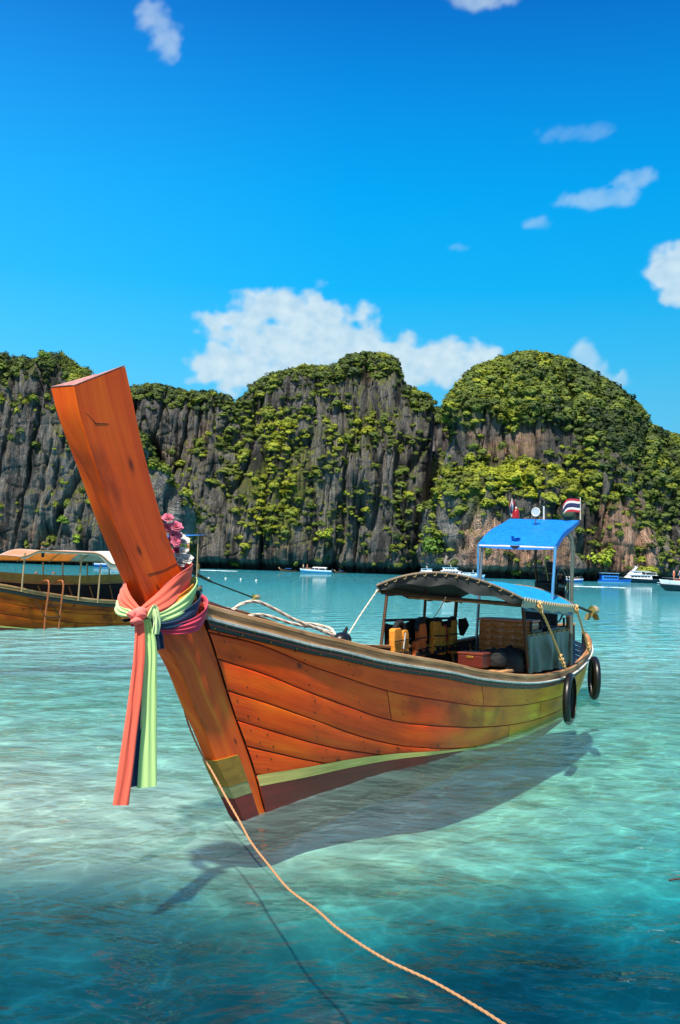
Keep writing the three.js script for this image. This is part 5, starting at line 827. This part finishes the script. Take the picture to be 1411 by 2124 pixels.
// hull with the bow at +x; L long, B wide, D deep; the deck line rises towards the bow
function vee(L, B, D, { rise = 0.25, flare = 0.3, n = 26, y0 = -0.3, y1 = null } = {}) {
  const rings = [];
  for (let i = 0; i <= n; i++) { const t = i / n, x = lerp(-L / 2, L / 2, t), w = B / 2 * (t < 0.55 ? 1 : Math.max(0.015, 1 - ((t - 0.55) / 0.45) ** 2.2)), top = D * (1 + rise * t * t), kx = x - L * 0.09 * smoothstep(t, 0.5, 1) ;
    const ring = [V(x, top, w), V(x - (x - kx) * 0.3, lerp(y0, top, 0.62), w * (1 - flare * 0.25)), V(lerp(x, kx, 0.7), lerp(y0, top, 0.28), w * (1 - flare)), V(kx, y0, w * 0.1), V(kx, y0, -w * 0.1), V(lerp(x, kx, 0.7), lerp(y0, top, 0.28), -w * (1 - flare)), V(x - (x - kx) * 0.3, lerp(y0, top, 0.62), -w * (1 - flare * 0.25)), V(x, top, -w)];
    rings.push(ring); }
  return loft(rings, { crease: 0.5 });
}
// a cabin block: base rectangle to a smaller top, raked in front
const house = (x0, x1, y0, y1, w, { rake = 0.5, aft = 0.1, tuck = 0.85 } = {}) => loft([[V(x0, y0, w), V(x1, y0, w * 0.92), V(x1, y0, -w * 0.92), V(x0, y0, -w)], [V(x0 + aft, y1, w * tuck), V(x1 - rake, y1, w * tuck * 0.88), V(x1 - rake, y1, -w * tuck * 0.88), V(x0 + aft, y1, -w * tuck)]], { crease: 0.3 });
const panes = (t, x0, x1, y0, y1, z, n, gap = 0.12) => { const w = (x1 - x0) / n; for (let i = 0; i < n; i++) for (const s of [1, -1]) part('window', box(w - gap, y1 - y0, 0.05, x0 + w * (i + 0.5), (y0 + y1) / 2, s * z, 0.01), glassDark, t); };
function speedboat(label, pos, turn, L, hullM = gel, stripeM = gelNavy) {
  const t = thing('speedboat', label, 'speedboat', pos, turn);
  part('hull', vee(L, L * 0.27, L * 0.085, { rise: 0.45 }), hullM, t); part('hull_stripe', vee(L * 0.995, L * 0.274, L * 0.05, { rise: 0.5 }), stripeM, t);
  const deck = L * 0.09; part('windscreen', house(-L * 0.30, L * 0.16, deck, deck + L * 0.062, L * 0.115, { rake: L * 0.1, aft: L * 0.03 }), glassDark, t);
  part('roof', [house(-L * 0.34, L * 0.09, deck + L * 0.063, deck + L * 0.085, L * 0.12, { rake: L * 0.03, aft: 0.05, tuck: 0.92 }), ...[-0.3, -0.1, 0.03].flatMap((x) => [1, -1].map((s) => bar([L * (x - 0.02), deck, s * L * 0.112], [L * x, deck + L * 0.07, s * L * 0.105], L * 0.005)))], gel, t);
  part('cushions', box(L * 0.16, L * 0.03, L * 0.16, L * 0.24, deck + L * 0.02, 0), cloth('#c0685a'), t);
  part('outboards', [-0.4, 0, 0.4].map((z) => box(L * 0.05, L * 0.09, L * 0.04, -L * 0.52, L * 0.08, z * L * 0.16, 0.05)), gelNavy, t);
  part('bow_rail', [tube([[L * 0.1, deck + 0.45, L * 0.115], [L * 0.36, deck + 0.7, L * 0.075], [L * 0.47, deck + 0.75, 0], [L * 0.36, deck + 0.7, -L * 0.075], [L * 0.1, deck + 0.45, -L * 0.115]], 0.03, 30, 5), ...[0.2, 0.3, 0.4].flatMap((x) => [1, -1].map((s) => bar([L * x, deck, s * L * 0.1 * (1 - x)], [L * x, deck + 0.62, s * L * 0.1 * (1 - x)], 0.025)))], steel, t);
  return t;
}
function cruiser(label, pos, turn, L, { hullM = gel, decks = 2, trim = gelBlue, name = 'tour_boat' } = {}) {
  const t = thing(name, label, 'boat', pos, turn), D = L * 0.1;
  part('hull', vee(L, L * 0.26, D, { rise: 0.4 }), hullM, t); part('rubbing_band', vee(L * 1.004, L * 0.263, D * 0.25, { rise: 0.2 }), trim, t);
  let y = D, x0 = -L * 0.42, x1 = L * 0.22, w = L * 0.11;
  for (let k = 0; k < decks; k++) { const h = L * 0.088; part('cabin', house(x0, x1, y, y + h, w, { rake: L * 0.07, aft: 0.1, tuck: 0.97 }), gel, t); panes(t, x0 + L * 0.05, x1 - L * 0.09, y + h * 0.45, y + h * 0.85, w * 0.985, 5);
    part('deck_roof', box(x1 - x0 + L * 0.02, 0.12, w * 2.15, (x0 + x1) / 2 - L * 0.02, y + h + 0.06, 0, 0.05), k === decks - 1 ? gelCyan : gel, t); y += h + 0.12; x0 += L * 0.05; x1 -= L * 0.12; w *= 0.93; }
  part('mast', [bar([x1 - L * 0.1, y, 0], [x1 - L * 0.13, y + L * 0.1, 0], 0.05), bar([x1 - L * 0.125, y + L * 0.06, -0.5], [x1 - L * 0.125, y + L * 0.06, 0.5], 0.03)], gel, t);
  const posts = []; for (let i = 0; i < 8; i++) for (const s of [1, -1]) posts.push(bar([lerp(-L * 0.46, L * 0.42, i / 7), D, s * L * 0.12 * (i > 5 ? 0.55 : 1)], [lerp(-L * 0.46, L * 0.42, i / 7), D + L * 0.05, s * L * 0.12 * (i > 5 ? 0.55 : 1)], 0.03)); part('railing', posts, steel, t, null, 'stuff');
  return t;
}
speedboat('white speedboat with dark windows under the central cliff, bow to the left', [-7.5, 0, -330], Math.PI - 0.15, 11, gel, std({ color: lin('#3f94c4'), roughness: 0.3 }));
speedboat('white speedboat moored right of the tall bent pole, beneath the right hill', [66.2, 0, -282], Math.PI * 0.03, 8.4, gel, gelBlue);
speedboat('speedboat with a pale roof half hidden between the left canopy and the prow', [-67.5, 0, -300], 0.1, 13, gel, gelBlue);
cruiser('small royal blue tour boat with white cabin near the cleft, end on to the view', [29.6, 0, -322], -Math.PI / 2 + 0.5, 8.5, { hullM: gelBlue, decks: 2, trim: gelNavy });
cruiser('white tour boat just left of the blue sun roof poles', [38.2, 0, -322], -0.3, 10.5, { decks: 2 });
cruiser('white and pale blue tour boat right behind the blue sun roof pole', [44.2, 0, -322], -0.6, 8.5, { decks: 1, trim: gelBlue, hullM: gelCyan });
{
  const f = thing('ferry', 'bright blue passenger boat with a flat white roof moored ahead of the white yacht', 'boat', [84.4, 0, -300], 0);
  part('hull', vee(10, 2.6, 0.75, { rise: 0.6 }), gelBlue, f); part('saloon', house(-4.2, 0.8, 0.7, 2.1, 1.15, { rake: 0.2, aft: 0.1 }), std({ color: lin('#1e72cc'), roughness: 0.4 }), f); panes(f, -3.8, 0.4, 1.3, 1.8, 1.12, 5);
  part('awning', box(5.6, 0.12, 2.6, -1.9, 2.85, 0, 0.05), gelCyan, f); part('awning_post', [-4.4, -2, 0.6].flatMap((x) => [1, -1].map((s) => bar([x, 0.8, s * 1.15], [x, 2.8, s * 1.15], 0.05))), gelBlue, f, null, 'stuff'); part('gunwale', vee(10.05, 2.65, 0.2, { rise: 0.4 }), gelCyan, f);
  const y = thing('motor_yacht', 'large white motor yacht with three stepped decks and a dark hull', 'yacht', [98.6, 0, -328], Math.PI);
  part('hull', vee(14.5, 4, 1.3, { rise: 0.45 }), gelNavy, y); part('topsides', vee(14.52, 4.02, 1.35, { rise: 0.45, y0: 0.75 }), gel, y);
  part('main_cabin', house(-5.5, 3.6, 1.35, 2.6, 1.7, { rake: 1.6, aft: 0.2 }), gel, y); panes(y, -5, 1.6, 1.75, 2.3, 1.56, 6); part('main_roof', box(9.5, 0.14, 3.5, -2.6, 2.68, 0, 0.06), gel, y);
  part('upper_cabin', house(-2.2, 2.2, 2.75, 3.8, 1.4, { rake: 1.2, aft: 0.2 }), gel, y); panes(y, -1.9, 0.6, 3.05, 3.5, 1.26, 4); part('upper_roof', box(6.2, 0.13, 3, -1.9, 3.88, 0, 0.06), gel, y);
  part('aft_awning', [box(4.2, 0.1, 3.2, -5.0, 3.5, 0, 0.04), ...[-6.8, -3.4].flatMap((x) => [1, -1].map((s) => bar([x, 2.7, s * 1.4], [x, 3.5, s * 1.4], 0.05)))], gel, y);
  part('radar_arch', [bar([0.5, 3.9, 1.1], [-0.6, 5.0, 0.8], 0.14), bar([0.5, 3.9, -1.1], [-0.6, 5.0, -0.8], 0.14), box(0.7, 0.16, 2, -0.6, 5.0, 0, 0.05), ball(0.28, -0.5, 5.3, 0.4), bar([-0.7, 5.0, -0.4], [-0.9, 5.9, -0.4], 0.04)], gel, y);
  part('swim_platform', box(1.2, 0.15, 3.2, -7.6, 0.3, 0, 0.04), gel, y);
}
for (const [label, pos, turn, s] of [['tiny dark longtail boat with a blue awning left of the white speedboat', [-17.6, 0, -345], Math.PI - 0.25, 0.72], ['tiny longtail boat with a blue awning right of the white speedboat', [0.9, 0, -348], Math.PI - 0.5, 0.55]]) {
  const t = thing('longtail_boat', label, 'boat', pos, turn); t.scale.setScalar(s);
  part('hull', vee(8.5, 1.5, 0.55, { rise: 1.6, flare: 0.35 }), std({ color: lin('#4a3a22'), roughness: 0.6 }), t); part('prow_post', loft([[V(3.6, 0.9, 0.08), V(3.9, 0.9, 0.08), V(3.9, 0.9, -0.08), V(3.6, 0.9, -0.08)], [V(4.5, 2.1, 0.1), V(4.9, 2.0, 0.1), V(4.9, 2.0, -0.1), V(4.5, 2.1, -0.1)]]), std({ color: lin('#b8a684'), roughness: 0.6 }), t);
  part('awning', [grid(8, 8, (u, v) => V(lerp(-1.8, 1.2, u), 1.45 + 0.2 * (1 - (v * 2 - 1) ** 2), lerp(-0.7, 0.7, v)))], cloth('#2368b8'), t); part('awning_post', [-1.6, 1].flatMap((x) => [1, -1].map((z) => bar([x, 0.4, z * 0.62], [x, 1.5, z * 0.68], 0.03))), rust, t, null, 'stuff');
  part('engine', [box(0.7, 0.5, 0.5, -3.6, 1.0, 0, 0.05), bar([-3.8, 1, 0], [-5.8, 0.2, 0], 0.05)], blackMetal, t); part('sash', box(0.3, 0.5, 0.32, 4.0, 1.2, 0, 0.05), cloth('#c43a4a'), t);
}
// people: one continuous body meshed from a smooth field, swimming shorts or shirt over it
function figure(joints, cell = 0.035) {
  const n = 44, mc = new MarchingCubes(n, mWhite, false, false, 60000); mc.isolation = 0;
  const scale = 1.0, f = mc.field;
  const d = (p, a, b, ra, rb) => { const ab = b.clone().sub(a), t = clamp(p.clone().sub(a).dot(ab) / ab.lengthSq(), 0, 1); return p.distanceTo(a.clone().addScaledVector(ab, t)) - lerp(ra, rb, t); };
  for (let z = 0; z < n; z++) for (let y = 0; y < n; y++) for (let x = 0; x < n; x++) {
    const p = V((x - n / 2) / (n / 2), (y - n / 2) / (n / 2) + 0.9, (z - n / 2) / (n / 2)); let s = 9;
    for (const [a, b, ra, rb] of joints) { const q = d(p, a, b, ra, rb), h = clamp(0.5 + 0.5 * (s - q) / 0.04, 0, 1); s = lerp(s, q, h) - 0.04 * h * (1 - h); }
    f[x + y * n + z * n * n] = -s;
  }
  mc.update(); const g = new THREE.BufferGeometry(), c = mc.count;
  g.setAttribute('position', new THREE.BufferAttribute(mc.positionArray.slice(0, c * 3), 3)); g.setAttribute('normal', new THREE.BufferAttribute(mc.normalArray.slice(0, c * 3), 3)); g.translate(0, 0.9, 0); return g;
}
{
  const J = (lean) => [[V(0, 0.95, 0), V(lean, 1.42, 0), 0.13, 0.15], [V(lean, 1.42, 0), V(lean * 1.2, 1.56, 0), 0.06, 0.05], [V(lean * 1.2, 1.66, 0), V(lean * 1.2 + 0.02, 1.7, 0), 0.1, 0.1],
    [V(lean, 1.42, 0.17), V(lean + 0.06, 1.15, 0.24), 0.055, 0.045], [V(lean + 0.06, 1.15, 0.24), V(lean + 0.22, 0.96, 0.18), 0.042, 0.034], [V(lean, 1.42, -0.17), V(lean + 0.02, 1.14, -0.25), 0.055, 0.045], [V(lean + 0.02, 1.14, -0.25), V(lean + 0.16, 0.92, -0.22), 0.042, 0.034],
    [V(0, 0.93, 0.09), V(0.06, 0.5, 0.1), 0.09, 0.06], [V(0.06, 0.5, 0.1), V(0, 0.08, 0.1), 0.055, 0.04], [V(0, 0.06, 0.1), V(0.14, 0.04, 0.11), 0.04, 0.03], [V(0, 0.93, -0.09), V(0.02, 0.5, -0.1), 0.09, 0.06], [V(0.02, 0.5, -0.1), V(-0.03, 0.08, -0.1), 0.055, 0.04], [V(-0.03, 0.06, -0.1), V(0.11, 0.04, -0.11), 0.04, 0.03]];
  const bodies = [figure(J(0.02)), figure(J(0.12)), figure(J(-0.05))];
  const skins = ['#c98a6a', '#d9a184', '#b97a58'].map((h) => std({ color: lin(h), roughness: 0.6 }));
  const wear = (lean, top) => top ? loft([0, 1, 2, 3].map((k) => [...Array(14)].map((_, i) => { const an = i / 14 * 6.283, r = [0.155, 0.15, 0.17, 0.16][k]; return V(lean * k / 3 + Math.cos(an) * r, 0.86 + k * 0.19, Math.sin(an) * r * 1.15); })), { crease: 0 }) : loft([0, 1, 2].map((k) => [...Array(14)].map((_, i) => { const an = i / 14 * 6.283, r = [0.17, 0.175, 0.15][k]; return V(Math.cos(an) * r, 0.66 + k * 0.17, Math.sin(an) * r * 1.2); })), { crease: 0 });
  const person = (label, k, pos, turn, col, top) => { const t = thing('person', label, 'person', pos, turn, 'people aboard the speedboats'); part('body', bodies[k], skins[k], t); part('hair', ball(0.11, [0.03, 0.145, -0.06][k], 1.72, 0, 1, 0.9, 1, 12), std({ color: lin('#1e1410'), roughness: 0.7 }), t); part(top ? 'shirt' : 'shorts', wear([0.02, 0.12, -0.05][k], top), cloth(col), t); };
  const big = speedboat('large white speedboat entering at the right edge with people on its bow', [56.9, 0, -152], Math.PI - 0.08, 14.5, gel, gelNavy);
  person('standing person in a coral top, foremost on the bow of the right edge speedboat', 0, [51.9, 1.5, -152.2], 2.6, '#e0705a', true);
  person('person in a blue top standing second on the bow of the right edge speedboat', 1, [52.7, 1.48, -151.6], 3.6, '#3a86c0', true);
  person('bare chested person in pink shorts standing third on the bow of the right edge speedboat', 2, [53.4, 1.46, -152.3], 0.4, '#e08a90', false);
  person('person in an orange top leaning at the screen of the right edge speedboat', 1, [54.2, 1.44, -151.8], 3.3, '#d88050', true);
  person('person in a coral top on the foredeck of the white speedboat under the central cliff', 2, [-10.4, 1.05, -329.8], 2.2, '#e07a68', true);
  person('person in white on the bow tip of the white speedboat under the central cliff', 0, [-11.7, 1.1, -329.8], 2.8, '#ece8e2', true);
}
// ------------------------------------------------------------------ buoys and small things afloat
{
  const mk = (label, x, z, r, hex, kind) => { const t = thing(kind ?? 'buoy', label, 'buoy', [x, 0, z]); part('float', new THREE.LatheGeometry([[0.001, -0.5], [0.6, -0.35], [0.95, 0.05], [0.85, 0.5], [0.4, 0.85], [0.16, 0.95], [0.14, 1.25], [0.001, 1.28]].map(([a, b]) => new THREE.Vector2(a * r, b * r)), 16), paint(hex), t); part('eye', new THREE.TorusGeometry(r * 0.2, r * 0.06, 6, 12).translate(0, r * 1.4, 0), rust, t); };
  mk('brown mooring buoy, left of the two under the left canopy', -39.8, -130, 0.28, '#8a5a2a'); mk('brown mooring buoy, right of the two under the left canopy', -37.5, -130, 0.3, '#7a5230');
  [[-17.7, -135, 'first'], [-15.6, -137, 'second'], [-13.2, -134, 'third'], [-10.6, -128, 'fourth']].forEach(([x, z, k]) => mk(`small white float, ${k} from the left in the row right of the prow flowers`, x, z, 0.16, '#ece9de'));
  const tw = thing('driftwood', 'small dark twig floating at the right edge of the picture', 'twig', [2.36, 0.005, -6.8], 0.3); part('twig_stem', tube([[-0.06, 0.0, 0], [0, 0.008, 0.005], [0.06, 0.004, -0.006]], 0.006, 12, 6), mDeck, tw); part('twig_fork', tube([[0.0, 0.006, 0], [0.02, 0.01, 0.02], [0.03, 0.008, 0.035]], 0.004, 8, 5), mDeck, tw);
  const R = rng(404), foam = (label, x0, x1, z0, z1, n) => { const g = [], bits = new THREE.SphereGeometry(1, 6, 4); for (let k = 0; k < n; k++) { const s = 0.12 + 0.5 * R() ** 2; g.push(bits.clone().scale(s * (1.2 + 2.5 * R()), 0.02 + 0.05 * R(), s).translate(lerp(x0, x1, R() ** 1.3), 0.02, lerp(z0, z1, R()))); } const m = part('foam', g, std({ color: lin('#e8f0f0'), roughness: 0.8 }), scene); tag(m, label, 'foam', null, 'stuff'); };
  foam('streak of white wake foam on the water right of the left boat engine', -40, -30, -292, -286, 70); foam('thin line of wake foam on the water right of the tall bent pole', 42, 52, -176, -174, 22);
}
renderer.render(scene, camera);
